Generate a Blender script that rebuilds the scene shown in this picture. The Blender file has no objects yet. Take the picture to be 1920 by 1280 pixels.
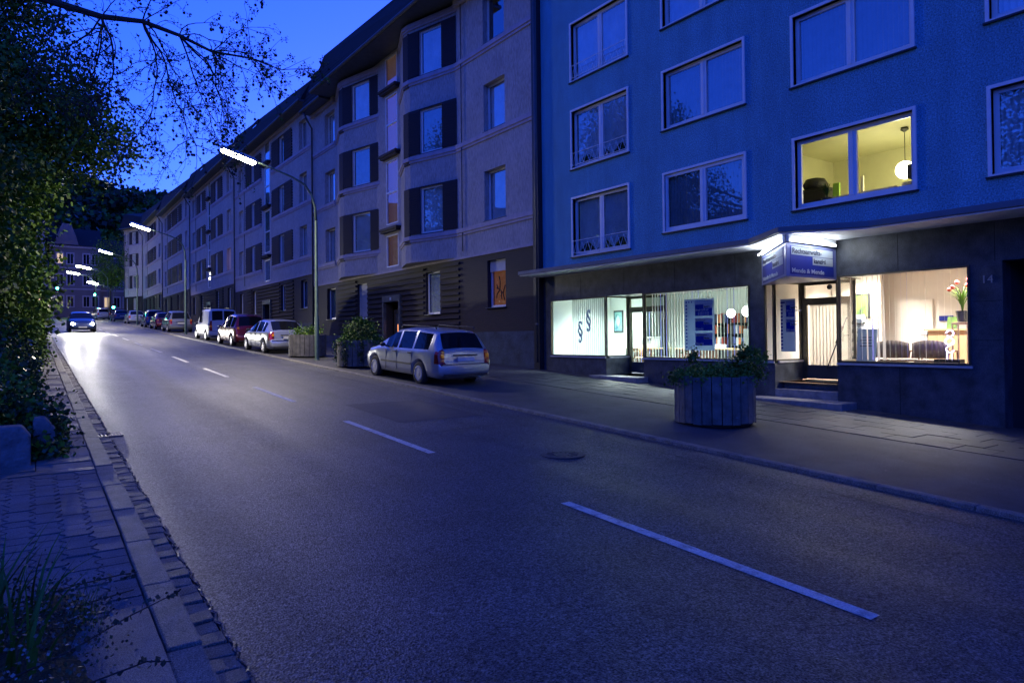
import bpy, math, random
import numpy as np
from mathutils import Vector, Matrix
R = math.radians
random.seed(7); rng = np.random.default_rng(7)
sc = bpy.context.scene
col = sc.collection
# ---------------------------------------------------------------- camera, world, light, exposure
EYE = 1.75
YAW, PIT, ROL = R(35.08), R(.71), R(.62)
fw = Vector((math.sin(YAW)*math.cos(PIT), math.cos(YAW)*math.cos(PIT), math.sin(PIT)))
rt = Vector((math.cos(YAW), -math.sin(YAW), 0))
up = rt.cross(fw)
cr = rt*math.cos(ROL) - up*math.sin(ROL)
cu = rt*math.sin(ROL) + up*math.cos(ROL)
cam = bpy.data.cameras.new('camera'); cam.lens = 24; cam.sensor_width = 36; cam.shift_y = -24.2/1920
cam.clip_start = .05; cam.clip_end = 4000
co = bpy.data.objects.new('camera', cam); col.objects.link(co)
m = Matrix((cr, cu, -fw)).transposed().to_4x4(); m.translation = Vector((0, 0, EYE)); co.matrix_world = m
sc.camera = co
sc.view_settings.view_transform = 'Standard'; sc.view_settings.look = 'None'
sc.view_settings.exposure = 3.45; sc.view_settings.gamma = 1; sc.view_settings.use_curve_mapping = False
sc.render.engine = 'CYCLES'; sc.cycles.use_denoising = True
sc.cycles.max_bounces = 6; sc.cycles.transparent_max_bounces = 24; sc.cycles.sample_clamp_indirect = 1.0
sc.cycles.caustics_reflective = False; sc.cycles.caustics_refractive = False
w = bpy.data.worlds.new('World'); sc.world = w; w.use_nodes = True
nt = w.node_tree; bg = nt.nodes['Background']
sk = nt.nodes.new('ShaderNodeTexSky'); sk.sky_type = 'NISHITA'; sk.sun_disc = False
sk.sun_elevation = R(.8); sk.sun_rotation = R(35); sk.ozone_density = 5.2; sk.air_density = 1.0; sk.dust_density = .6
tint = nt.nodes.new('ShaderNodeMix'); tint.data_type = 'RGBA'; tint.blend_type = 'MULTIPLY'; tint.inputs[0].default_value = 1
tint.inputs[7].default_value = (.47, .46, 1.33, 1)
nt.links.new(sk.outputs[0], tint.inputs[6]); nt.links.new(tint.outputs[2], bg.inputs[0]); bg.inputs[1].default_value = .15
sun = bpy.data.lights.new('afterglow', 'SUN'); sun.energy = .006; sun.angle = R(60); sun.color = (.25, .4, 1)
so = bpy.data.objects.new('afterglow', sun); col.objects.link(so); so.rotation_euler = (R(55), 0, R(-50))

# ---------------------------------------------------------------- helpers
def tag(o, label=None, cat=None, group=None, kind=None):
    if label: o['label'] = label
    if cat: o['category'] = cat
    if group: o['group'] = group
    if kind: o['kind'] = kind
    return o
def thing(name, label, cat, loc=(0, 0, 0), group=None, rz=0):
    o = bpy.data.objects.new(name, None); col.objects.link(o); o.location = loc; o.rotation_euler = (0, 0, rz)
    o.empty_display_size = .2
    return tag(o, label, cat, group)
def origin(p):
    v = Vector((0, 0, 0))
    while p is not None:
        v += Vector(p.location); p = p.parent
    return v
class MB:
    def __init__(s): s.v = []; s.f = []; s.mi = []; s.cur = 0
    def add(s, vs, fs):
        b = len(s.v); s.v += [tuple(map(float, q)) for q in vs]
        for f in fs: s.f.append(tuple(b+i for i in f)); s.mi.append(s.cur)
        return s
    def quad(s, a, b, c, d): return s.add([a, b, c, d], [(0, 1, 2, 3)])
    def box(s, x0, x1, y0, y1, z0, z1):
        return s.add([(x0,y0,z0),(x1,y0,z0),(x1,y1,z0),(x0,y1,z0),(x0,y0,z1),(x1,y0,z1),(x1,y1,z1),(x0,y1,z1)],
                     [(0,3,2,1),(4,5,6,7),(0,1,5,4),(1,2,6,5),(2,3,7,6),(3,0,4,7)])
    def obox(s, c, ax, ay, az):
        c, ax, ay, az = map(Vector, (c, ax, ay, az)); P = []
        for k in (-1, 1):
            for i, j in ((-1,-1),(1,-1),(1,1),(-1,1)): P.append(c+ax*i+ay*j+az*k)
        return s.add(P, [(0,3,2,1),(4,5,6,7),(0,1,5,4),(1,2,6,5),(2,3,7,6),(3,0,4,7)])
    def prism(s, poly, z0, z1):
        n = len(poly); z0 = z0 if hasattr(z0, '__len__') else [z0]*n; z1 = z1 if hasattr(z1, '__len__') else [z1]*n
        P = [(p[0], p[1], z) for p, z in zip(poly, z0)] + [(p[0], p[1], z) for p, z in zip(poly, z1)]
        return s.add(P, [tuple(range(n-1, -1, -1)), tuple(range(n, 2*n))] + [(i, (i+1) % n, n+(i+1) % n, n+i) for i in range(n)])
    def tube(s, pts, r, n=8, cap=True):
        pts = [Vector(p) for p in pts]; rs = r if hasattr(r, '__len__') else [r]*len(pts); b = len(s.v); k = len(pts); up0 = None
        for i, p in enumerate(pts):
            t = (pts[min(i+1, k-1)]-pts[max(i-1, 0)]).normalized()
            if up0 is None or abs(up0.dot(t)) > .99: up0 = Vector((0, 0, 1)) if abs(t.z) < .9 else Vector((1, 0, 0))
            u = t.cross(up0).normalized(); v = u.cross(t); up0 = v
            for j in range(n):
                a = 2*math.pi*j/n; q = p+(u*math.cos(a)+v*math.sin(a))*rs[i]; s.v.append(tuple(q))
        for i in range(k-1):
            for j in range(n):
                s.f.append((b+i*n+j, b+i*n+(j+1) % n, b+(i+1)*n+(j+1) % n, b+(i+1)*n+j)); s.mi.append(s.cur)
        if cap:
            s.f.append(tuple(b+j for j in range(n-1, -1, -1))); s.f.append(tuple(b+(k-1)*n+j for j in range(n))); s.mi += [s.cur]*2
        return s
    def lathe(s, prof, c=(0, 0, 0), n=20, axis='z', cap=True):
        b = len(s.v); c = Vector(c)
        for r, h in prof:
            for j in range(n):
                a = 2*math.pi*j/n
                if axis == 'z': q = (r*math.cos(a), r*math.sin(a), h)
                elif axis == 'x': q = (h, r*math.cos(a), r*math.sin(a))
                else: q = (r*math.cos(a), h, r*math.sin(a))
                s.v.append(tuple(c+Vector(q)))
        for i in range(len(prof)-1):
            for j in range(n):
                s.f.append((b+i*n+j, b+i*n+(j+1) % n, b+(i+1)*n+(j+1) % n, b+(i+1)*n+j)); s.mi.append(s.cur)
        if cap:
            s.f.append(tuple(b+j for j in range(n-1, -1, -1))); s.f.append(tuple(b+(len(prof)-1)*n+j for j in range(n))); s.mi += [s.cur]*2
        return s
    def ball(s, c, r, n=8, sq=1):
        return s.lathe([(r*math.sin(math.pi*(i+.001)/n), -r*sq*math.cos(math.pi*i/n)) for i in range(n+1)], c, n+2)
    # facade frame boxes: fr = (origin xy, udir xy); n = outward towards the street
    def fbox(s, fr, u0, u1, n0, n1, z0, z1):
        (ox, oy), (ux, uy) = fr; nx, ny = -uy, ux
        P = [(ox+ux*u+nx*n, oy+uy*u+ny*n) for u, n in ((u0, n0), (u1, n0), (u1, n1), (u0, n1))]
        return s.prism(P, z0, z1)
    def fquad(s, fr, u0, u1, n, z0, z1):
        P = lambda u: FP(fr, u, n)
        a, b = P(u0), P(u1)
        return s.add([(a[0], a[1], z0), (b[0], b[1], z0), (b[0], b[1], z1), (a[0], a[1], z1)], [(0, 1, 2, 3)])
    def wall(s, fr, u0, u1, z0, z1, holes=(), depth=.15, n=0):
        us = sorted({u0, u1} | {h[i] for h in holes for i in (0, 1)}); zs = sorted({z0, z1} | {h[i] for h in holes for i in (2, 3)})
        us = [u for u in us if u0 <= u <= u1]; zs = [z for z in zs if z0 <= z <= z1]
        for i in range(len(us)-1):
            for j in range(len(zs)-1):
                a, b = (us[i]+us[i+1])/2, (zs[j]+zs[j+1])/2
                if any(h[0] < a < h[1] and h[2] < b < h[3] for h in holes): continue
                s.fquad(fr, us[i], us[i+1], n, zs[j], zs[j+1])
        for h in holes:
            d = h[4] if len(h) > 4 else depth
            for (ua, ub, za, zb) in ((h[0], h[0], h[2], h[3]), (h[1], h[1], h[2], h[3])):
                p, q = FP(fr, ua, n), FP(fr, ua, n-d)
                s.quad((*p, za), (*q, za), (*q, zb), (*p, zb))
            for z in (h[2], h[3]):
                s.quad((*FP(fr, h[0], n), z), (*FP(fr, h[1], n), z), (*FP(fr, h[1], n-d), z), (*FP(fr, h[0], n-d), z))
        return s
    def build(s, name, mat, parent=None, smooth=False, bevel=0, org=None):
        o0 = Vector(org) if org is not None else origin(parent)
        me = bpy.data.meshes.new(name)
        V = np.array(s.v, dtype=np.float64)-np.array(o0)
        me.from_pydata(V.tolist(), [], s.f)
        mats = mat if isinstance(mat, (list, tuple)) else [mat]
        for q in mats: me.materials.append(q)
        if len(mats) > 1: me.polygons.foreach_set('material_index', s.mi)
        if smooth: me.polygons.foreach_set('use_smooth', [True]*len(s.f))
        me.update()
        o = bpy.data.objects.new(name, me); col.objects.link(o); o.parent = parent
        if bevel:
            b = o.modifiers.new('bevel', 'BEVEL'); b.width = bevel; b.segments = 2; b.limit_method = 'ANGLE'; b.angle_limit = R(40)
        return o
def FP(fr, u, n):
    (ox, oy), (ux, uy) = fr
    return (ox+ux*u-uy*n, oy+uy*u+ux*n)
def single(mb, name, mat, label, cat, loc, group=None, smooth=False, bevel=0, kind=None):
    o = mb.build(name, mat, None, smooth, bevel, org=loc); o.location = loc
    return tag(o, label, cat, group, kind)
def dup(o, parent=None, loc=None, rz=None, **kw):
    c = o.copy(); col.objects.link(c); c.parent = parent
    if loc is not None: c.location = loc
    if rz is not None: c.rotation_euler = (0, 0, rz)
    for ch in list(KIDS(o)): dup(ch, c)
    if kw: tag(c, **kw)
    return c
def KIDS(o): return [x for x in col.objects if x.parent == o]
def text(s, size, mat, name, parent, M4, ext=.003, bold=0, align='LEFT', sx=1.0):
    cu_ = bpy.data.curves.new(name, 'FONT'); cu_.body = s; cu_.size = size; cu_.extrude = ext; cu_.offset = bold; cu_.align_x = align
    t = bpy.data.objects.new(name, cu_); col.objects.link(t)
    dg = bpy.context.evaluated_depsgraph_get(); me = bpy.data.meshes.new_from_object(t.evaluated_get(dg))
    bpy.data.objects.remove(t); o0 = origin(parent)
    me.transform(Matrix.Diagonal((sx, 1, 1, 1))); me.transform(M4); me.transform(Matrix.Translation(-o0))
    me.materials.clear(); me.materials.append(mat)
    o = bpy.data.objects.new(name, me); col.objects.link(o); o.parent = parent
    return o
def lookmat(p, ux, nrm):
    ux = Vector(ux).normalized(); nrm = Vector(nrm).normalized(); v = nrm.cross(ux)
    m_ = Matrix((ux, v, nrm)).transposed().to_4x4(); m_.translation = Vector(p); return m_
def area(name, loc, size, energy, color, parent=None, direction=(0, 0, -1), size_y=None, spread=None):
    l = bpy.data.lights.new(name, 'AREA'); l.energy = energy; l.color = color; l.size = size
    if size_y: l.shape = 'RECTANGLE'; l.size_y = size_y
    if spread: l.spread = spread
    o = bpy.data.objects.new(name, l); col.objects.link(o)
    o.rotation_euler = Vector(direction).to_track_quat('-Z', 'Y').to_euler(); o.location = Vector(loc)-origin(parent); o.parent = parent
    return o

# ---------------------------------------------------------------- materials
def mat(name, c, rough=.6, var=0, vs=5, bump=0, bs=60, metal=0, spec=.5, emit=0, ec=None, streak=None, coat=0, c2=None, trans=0):
    m = bpy.data.materials.new(name); m.use_nodes = True; t = m.node_tree; b = t.nodes['Principled BSDF']
    b.inputs['Base Color'].default_value = (*c, 1); b.inputs['Roughness'].default_value = rough; b.inputs['Metallic'].default_value = metal
    b.inputs['Specular IOR Level'].default_value = spec; b.inputs['Coat Weight'].default_value = coat
    tc = t.nodes.new('ShaderNodeTexCoord')
    if var:
        n = t.nodes.new('ShaderNodeTexNoise'); n.inputs['Scale'].default_value = vs; n.inputs['Detail'].default_value = 7; n.inputs['Roughness'].default_value = .62
        t.links.new(tc.outputs['Object'], n.inputs[0])
        mx = t.nodes.new('ShaderNodeMix'); mx.data_type = 'RGBA'; mr = t.nodes.new('ShaderNodeMapRange')
        mr.inputs[1].default_value = .32; mr.inputs[2].default_value = .68; t.links.new(n.outputs[0], mr.inputs[0]); t.links.new(mr.outputs[0], mx.inputs[0])
        d = c2 if c2 else tuple(x*(1-var) for x in c)
        mx.inputs[6].default_value = (*d, 1); mx.inputs[7].default_value = (*(c if c2 else tuple(min(1, x*(1+var)) for x in c)), 1)
        t.links.new(mx.outputs[2], b.inputs['Base Color'])
    if bump:
        n2 = t.nodes.new('ShaderNodeTexNoise'); n2.inputs['Scale'].default_value = bs; n2.inputs['Detail'].default_value = 4
        src = tc.outputs['Object']
        if streak:
            mp = t.nodes.new('ShaderNodeMapping'); mp.inputs['Scale'].default_value = streak; t.links.new(src, mp.inputs[0]); src = mp.outputs[0]
        t.links.new(src, n2.inputs[0])
        bp = t.nodes.new('ShaderNodeBump'); bp.inputs['Strength'].default_value = bump; bp.inputs['Distance'].default_value = .02
        t.links.new(n2.outputs[0], bp.inputs['Height']); t.links.new(bp.outputs[0], b.inputs['Normal'])
    if emit: b.inputs['Emission Color'].default_value = (*(ec or c), 1); b.inputs['Emission Strength'].default_value = emit
    return m
def glassmat(name, tint_=(.85, .9, .9), refl=.09):
    m = bpy.data.materials.new(name); m.use_nodes = True; t = m.node_tree; t.nodes.clear()
    o = t.nodes.new('ShaderNodeOutputMaterial'); tr = t.nodes.new('ShaderNodeBsdfTransparent'); gl = t.nodes.new('ShaderNodeBsdfGlossy')
    gl.inputs['Roughness'].default_value = .015; tr.inputs[0].default_value = (*tint_, 1); gl.inputs[0].default_value = (1, 1, 1, 1)
    fr = t.nodes.new('ShaderNodeMath'); fr.operation = 'POWER'; fr.inputs[1].default_value = 4.5; lw = t.nodes.new('ShaderNodeLayerWeight'); t.links.new(lw.outputs['Facing'], fr.inputs[0]); ad = t.nodes.new('ShaderNodeMath'); ad.inputs[1].default_value = refl; ad.use_clamp = True
    mx = t.nodes.new('ShaderNodeMixShader'); t.links.new(fr.outputs[0], ad.inputs[0]); t.links.new(ad.outputs[0], mx.inputs[0])
    t.links.new(tr.outputs[0], mx.inputs[1]); t.links.new(gl.outputs[0], mx.inputs[2]); t.links.new(mx.outputs[0], o.inputs[0]); return m
def asphalt():
    m = mat('asphalt', (.05, .05, .052), .5, .35, 1.2); t = m.node_tree; b = t.nodes['Principled BSDF']
    tc = [n for n in t.nodes if n.type == 'TEX_COORD'][0]
    v = t.nodes.new('ShaderNodeTexVoronoi'); v.inputs['Scale'].default_value = 70; t.links.new(tc.outputs['Object'], v.inputs[0])
    n = t.nodes.new('ShaderNodeTexNoise'); n.inputs['Scale'].default_value = 40; n.inputs['Detail'].default_value = 6; t.links.new(tc.outputs['Object'], n.inputs[0])
    a = t.nodes.new('ShaderNodeMath'); a.operation = 'ADD'; t.links.new(v.outputs['Distance'], a.inputs[0]); t.links.new(n.outputs[0], a.inputs[1])
    bp = t.nodes.new('ShaderNodeBump'); bp.inputs['Strength'].default_value = .75; bp.inputs['Distance'].default_value = .006
    t.links.new(a.outputs[0], bp.inputs['Height']); t.links.new(bp.outputs[0], b.inputs['Normal'])
    g = t.nodes.new('ShaderNodeTexNoise'); g.inputs['Scale'].default_value = 62; g.inputs['Detail'].default_value = 6; g.inputs['Roughness'].default_value = .75; t.links.new(tc.outputs['Object'], g.inputs[0])
    gr = t.nodes.new('ShaderNodeMapRange'); gr.inputs[1].default_value = .40; gr.inputs[2].default_value = .68; gr.inputs[3].default_value = .12; gr.inputs[4].default_value = 2.9; t.links.new(g.outputs[0], gr.inputs[0])
    old = b.inputs['Base Color'].links[0].from_socket; mm = t.nodes.new('ShaderNodeVectorMath'); mm.operation = 'SCALE'; t.links.new(old, mm.inputs[0]); t.links.new(gr.outputs[0], mm.inputs['Scale']); t.links.new(mm.outputs[0], b.inputs['Base Color'])
    sp_ = t.nodes.new('ShaderNodeMapRange'); sp_.inputs[1].default_value = .42; sp_.inputs[2].default_value = .62; sp_.inputs[3].default_value = .25; sp_.inputs[4].default_value = 1.0; t.links.new(g.outputs[0], sp_.inputs[0]); t.links.new(sp_.outputs[0], b.inputs['Specular IOR Level'])
    g2 = t.nodes.new('ShaderNodeTexNoise'); g2.inputs['Scale'].default_value = 28; g2.inputs['Detail'].default_value = 4; g2.inputs['Roughness'].default_value = .8; t.links.new(tc.outputs['Object'], g2.inputs[0])  # coarse grain: the road's sparkle is put into its colour and specular
    g3 = t.nodes.new('ShaderNodeMapRange'); g3.inputs[1].default_value = .4; g3.inputs[2].default_value = .64; g3.inputs[3].default_value = .6; g3.inputs[4].default_value = 1.65; t.links.new(g2.outputs[0], g3.inputs[0])
    mq = t.nodes.new('ShaderNodeVectorMath'); mq.operation = 'SCALE'; t.links.new(mm.outputs[0], mq.inputs[0]); t.links.new(g3.outputs[0], mq.inputs['Scale']); t.links.new(mq.outputs[0], b.inputs['Base Color'])
    ms_ = t.nodes.new('ShaderNodeMath'); ms_.operation = 'MULTIPLY'; t.links.new(sp_.outputs[0], ms_.inputs[0]); t.links.new(g3.outputs[0], ms_.inputs[1]); t.links.new(ms_.outputs[0], b.inputs['Specular IOR Level'])
    n3 = t.nodes.new('ShaderNodeTexNoise'); n3.inputs['Scale'].default_value = .8; n3.inputs['Detail'].default_value = 5
    mp = t.nodes.new('ShaderNodeMapping'); mp.inputs['Scale'].default_value = (1.5, .06, 1); t.links.new(tc.outputs['Object'], mp.inputs[0]); t.links.new(mp.outputs[0], n3.inputs[0])
    mr = t.nodes.new('ShaderNodeMapRange'); mr.inputs[1].default_value = .3; mr.inputs[2].default_value = .7; mr.inputs[3].default_value = .42; mr.inputs[4].default_value = .6
    t.links.new(n3.outputs[0], mr.inputs[0]); t.links.new(mr.outputs[0], b.inputs['Roughness'])
    return m
def leafmat(name, c, var=.5):
    m = mat(name, c, .55, var, 1.1, spec=.35); t = m.node_tree; b = t.nodes['Principled BSDF']
    return m
def brickmat(name, c, c2, mortar, sx=.24, sy=.075):
    m = bpy.data.materials.new(name); m.use_nodes = True; t = m.node_tree; b = t.nodes['Principled BSDF']; b.inputs['Roughness'].default_value = .75
    tc = t.nodes.new('ShaderNodeTexCoord'); sep = t.nodes.new('ShaderNodeSeparateXYZ'); cb = t.nodes.new('ShaderNodeCombineXYZ')
    ad = t.nodes.new('ShaderNodeMath'); ad.operation = 'ADD'
    t.links.new(tc.outputs['Object'], sep.inputs[0]); t.links.new(sep.outputs[0], ad.inputs[0]); t.links.new(sep.outputs[1], ad.inputs[1])
    t.links.new(ad.outputs[0], cb.inputs[0]); t.links.new(sep.outputs[2], cb.inputs[1])
    br = t.nodes.new('ShaderNodeTexBrick'); br.inputs['Color1'].default_value = (*c, 1); br.inputs['Color2'].default_value = (*c2, 1); br.inputs['Mortar'].default_value = (*mortar, 1)
    br.inputs['Scale'].default_value = 1; br.inputs['Brick Width'].default_value = sx; br.inputs['Row Height'].default_value = sy; br.inputs['Mortar Size'].default_value = .008
    t.links.new(cb.outputs[0], br.inputs[0]); t.links.new(br.outputs[0], b.inputs['Base Color'])
    bp = t.nodes.new('ShaderNodeBump'); bp.inputs['Strength'].default_value = .5; bp.inputs['Distance'].default_value = .008; bp.invert = True
    t.links.new(br.outputs['Fac'], bp.inputs['Height']); t.links.new(bp.outputs[0], b.inputs['Normal'])
    return m
def grain(m, scale, lo, hi, stretch=(1, 1, 1), a=.38, c=.64):
    t = m.node_tree; b = t.nodes['Principled BSDF']; tc = [n for n in t.nodes if n.type == 'TEX_COORD'][0]
    mp = t.nodes.new('ShaderNodeMapping'); mp.inputs['Scale'].default_value = stretch; t.links.new(tc.outputs['Object'], mp.inputs[0])
    g = t.nodes.new('ShaderNodeTexNoise'); g.inputs['Scale'].default_value = scale; g.inputs['Detail'].default_value = 4; g.inputs['Roughness'].default_value = .7; t.links.new(mp.outputs[0], g.inputs[0])
    gr = t.nodes.new('ShaderNodeMapRange'); gr.inputs[1].default_value = a; gr.inputs[2].default_value = c; gr.inputs[3].default_value = lo; gr.inputs[4].default_value = hi; t.links.new(g.outputs[0], gr.inputs[0])
    old = b.inputs['Base Color'].links[0].from_socket; mm = t.nodes.new('ShaderNodeVectorMath'); mm.operation = 'SCALE'; t.links.new(old, mm.inputs[0]); t.links.new(gr.outputs[0], mm.inputs['Scale']); t.links.new(mm.outputs[0], b.inputs['Base Color'])
    return m
def thin(name, c, tr=.45):
    m = bpy.data.materials.new(name); m.use_nodes = True; t = m.node_tree; t.nodes.clear(); o = t.nodes.new('ShaderNodeOutputMaterial'); d = t.nodes.new('ShaderNodeBsdfDiffuse'); l = t.nodes.new('ShaderNodeBsdfTranslucent')
    n = t.nodes.new('ShaderNodeTexNoise'); n.inputs['Scale'].default_value = 3; mx2 = t.nodes.new('ShaderNodeMix'); mx2.data_type = 'RGBA'; t.links.new(n.outputs[0], mx2.inputs[0]); mx2.inputs[6].default_value = (*[q*.85 for q in c], 1); mx2.inputs[7].default_value = (*c, 1)
    t.links.new(mx2.outputs[2], d.inputs[0]); t.links.new(mx2.outputs[2], l.inputs[0]); mx = t.nodes.new('ShaderNodeMixShader'); mx.inputs[0].default_value = tr; t.links.new(d.outputs[0], mx.inputs[1]); t.links.new(l.outputs[0], mx.inputs[2]); t.links.new(mx.outputs[0], o.inputs[0]); return m
asph = asphalt()
concrete = grain(mat('paving_concrete', (.15, .145, .14), .7, .3, 3, .5, 160), 150, .5, 1.7)
paver_m = grain(mat('paver', (.13, .13, .14), .78, .3, 2.5, .6, 220), 150, .5, 1.8)
kerb_m = grain(mat('kerb_stone', (.17, .155, .135), .65, .35, 6, .7, 200), 120, .35, 2.0)
soil = mat('soil', (.035, .03, .022), .9, .5, 4, 1, 40)
blue_wall = grain(grain(mat('blue_render', (.10, .33, .46), .85, .08, 1.5, .8, 42), 34, .55, 1.5), 1.3, .88, 1.1, (1, 1, .16))
mauve = grain(mat('pale_render', (.42, .38, .38), .85, .10, 1.2, .9, 30, streak=(3.2, 3.2, .35)), 30, .74, 1.26, (1, 1, .16))
trim_m = mat('moulding', (.40, .34, .40), .7, .15, 3)
white = mat('white_paint', (.78, .79, .8), .35, .06, 3)
greyframe = mat('grey_frame', (.5, .52, .55), .4)
darkmetal = mat('dark_metal', (.05, .05, .055), .4, metal=.6)
brass = mat('dull_brass_frame', (.13, .12, .085), .38, .2, 5, metal=.7)
brick = brickmat('dark_brick', (.026, .016, .018), (.018, .013, .016), (.011, .011, .014))
brick_p = brickmat('panel_brick', (.032, .02, .026), (.024, .017, .024), (.014, .014, .018))
stonebase = mat('rough_stone_base', (.035, .05, .08), .8, .45, 2.2, 1, 9)
stonebig = grain(mat('polished_stone', (.055, .062, .075), .42, .5, 3.5, .15, 60), 60, .6, 1.5)
tile = mat('roof_tile', (.009, .009, .012), .9, .3, 3, .6, 12)
gutter_m = mat('zinc', (.08, .09, .11), .5, .2, 4, metal=.5)
glass = glassmat('window_glass', refl=.30)
glass2 = glassmat('stair_glass', refl=.08)
shopglass = glassmat('shop_glass', (.97, .98, .97), .0)
curtain_m = mat('net_curtain', (.8, .8, .82), .8, .15, 2)
curtain_d = mat('dim_curtain', (.35, .36, .4), .8, .2, 2)
shutter_m = mat('roller_shutter', (.42, .42, .45), .6, .1, 4)
black = mat('dark_interior', (.012, .012, .014), .9)
rubber = mat('tyre_rubber', (.018, .018, .018), .8, .2, 30)
leaf1 = leafmat('leaf_dark', (.05, .12, .01)); leaf2 = leafmat('leaf_mid', (.09, .18, .012)); leaf3 = leafmat('leaf_glossy', (.035, .075, .025)); leaf3.node_tree.nodes['Principled BSDF'].inputs['Roughness'].default_value = .25
bark = mat('bark', (.05, .042, .035), .85, .4, 5, .8, 30)
wood_old = mat('weathered_planks', (.12, .115, .11), .75, .4, 5, .6, 30, streak=(1, 1, .12))
G = lambda y: .045*min(max(y, -60), 138)
# ---------------------------------------------------------------- ground, road, pavements, kerbs
def strip(x0, x1, dz, ys, z_thick=.0, cross=0):
    b = MB()
    for i in range(len(ys)-1):
        a, c = ys[i], ys[i+1]
        b.quad((x0, a, G(a)+dz), (x1, a, G(a)+dz+cross), (x1, c, G(c)+dz+cross), (x0, c, G(c)+dz))
    return b
YS = [-60, -20, 0, 5, 10, 15, 20, 30, 40, 60, 80, 100, 120, 138, 150]
bx = MB(); n = 40
bx.quad((-900, -60, G(-60)-.4), (900, -60, G(-60)-.4), (900, 138, G(138)-.4), (-900, 138, G(138)-.4))
bx.quad((-900, 138, G(138)-.4), (900, 138, G(138)-.4), (900, 2500, G(138)-.4), (-900, 2500, G(138)-.4))
bx.quad((-900, -600, G(-60)-.4), (900, -600, G(-60)-.4), (900, -60, G(-60)-.4), (-900, -60, G(-60)-.4))
single(bx, 'ground', soil, 'dark earth under the street', None, (0, 0, 0), kind='structure')
single(strip(.93, 7.82, -.2, YS), 'road', asph, 'grey asphalt street climbing away uphill', None, (0, 0, 0), kind='structure')
b = MB(); zc = G(138)-.196
b.quad((-40, 138, zc), (60, 138, zc), (60, 150, zc), (-40, 150, zc)); single(b, 'cross_road', asph, 'asphalt cross street at the top of the hill', None, (0, 0, 0), kind='structure')
pv = strip(7.97, 14.2, -.16, YS)
pav_r = single(pv, 'pavement_right', grain(mat('pavement_asphalt', (.05, .05, .055), .6, .35, 1.6, .7, 120), 110, .4, 1.9), 'dark pavement in front of the houses', None, (0, 0, 0), kind='structure')
# right kerb stones
b = MB(); y = -6
while y < 120:
    L = 1.0; b.prism([(7.82, y+.006), (7.97, y+.006), (7.97, y+L-.006), (7.82, y+L-.006)], [G(y)-.4]*2+[G(y+L)-.4]*2, [G(y)-.150]*2+[G(y+L)-.150]*2); y += L
single(b, 'kerb_right', kerb_m, 'low kerb stones along the far side of the road', None, (0, 0, 0), kind='structure', bevel=.008)
# left kerb stones with uneven joints
b = MB(); y = -4
while y < 120:
    L = 1.0; o = random.uniform(-.006, .006); h = random.uniform(-.006, .006)
    b.prism([(.57+o, y+.008), (.75+o, y+.008), (.75+o, y+L-.008), (.57+o, y+L-.008)], [G(y)-.4]*2+[G(y+L)-.4]*2, [G(y)-.055+h]*2+[G(y+L)-.055+h]*2); y += L
single(b, 'kerb_left', kerb_m, 'worn kerb stones along the near pavement', None, (0, 0, 0), kind='structure', bevel=.014)
b = MB(); y = -4; gz = -.19
while y < 110:
    L = .168 if y < 40 else .5; h = random.uniform(-.008, .008); e = random.uniform(-.012, .01); t_ = random.uniform(-.006, .006)
    if not 11.72 < y+L/2 < 12.2:
        b.prism([(.757, y+.007), (.93+e, y+.007), (.93+e, y+L-.007), (.757, y+L-.007)], [G(y)-.4]*2+[G(y+L)-.4]*2, [G(y)+gz+h+t_, G(y)+gz+h-t_, G(y+L)+gz+h-t_, G(y+L)+gz+h+t_]); y += L
    else: y += L
single(b, 'gutter_stones', kerb_m, 'row of square gutter stones between kerb and asphalt', None, (0, 0, 0), kind='structure', bevel=.01)
# crumbling asphalt edge
b = MB(); y = -2; pts = []
while y < 60: pts.append((.94+random.uniform(-.018, .018), y, G(y)-.2+random.uniform(-.002, .006))); y += .06
b.tube(pts, [random.uniform(.006, .016) for _ in pts], 5); single(b, 'road_edge', asph, 'crumbling bitumen edge of the asphalt', None, (0, 0, 0), kind='structure')
# left pavement: a bed, then interlocking pavers near the camera and slabs further on
single(strip(-2.9, .575, -.1, YS), 'pavement_bed', soil, 'earth joints under the near pavement', None, (0, 0, 0), kind='structure')
prof = [(0, 0), (.02, .034), (.02, .052), (-.02, .113), (-.02, .131), (0, .165)]
b = MB()
for j in range(-6, 53):
    y0 = .1+j*.165
    for i in range(18):
        x1 = .567-i*.19; x0 = x1-.19
        if y0 > 8.85 or x0 < -2.9: continue
        g = .006; h = -.06+random.uniform(-.005, .005)+.006*math.sin(x0*3+y0*2)
        Lp = [((x0 if i < 17 else x0)+px+g, y0+g+py*(1-2*g/.165)) for px, py in prof]
        Rp = [(x1+(px if i else 0)-g, y0+g+py*(1-2*g/.165)) for px, py in prof]
        poly = Lp+Rp[::-1]; poly = poly[::-1]
        b.prism(poly, [G(q[1])-.1 for q in poly], [G(q[1])+h for q in poly])
single(b, 'pavement_left', paver_m, 'interlocking zigzag pavers of the near pavement', None, (0, 0, 0), kind='structure')
b = MB(); y = 9.09
while y < 90:
    L = (.33 if y < 20 else .5)
    for (xa, xb) in ((-.62, .02), (.03, .563)):
        h = -.06+random.uniform(-.011, .011); t_ = random.uniform(-.008, .008)
        b.prism([(xa, y+.006), (xb, y+.006), (xb, y+L-.006), (xa, y+L-.006)], [G(y)-.1]*2+[G(y+L)-.1]*2, [G(y)+h, G(y)+h, G(y+L)+h+t_, G(y+L)+h+t_])
    y += L
for (ya, yb) in ((8.86, 9.08),):
    b.prism([(-2.9, ya), (.563, ya), (.563, yb), (-2.9, yb)], G(ya)-.12, G(ya)-.055)
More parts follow.
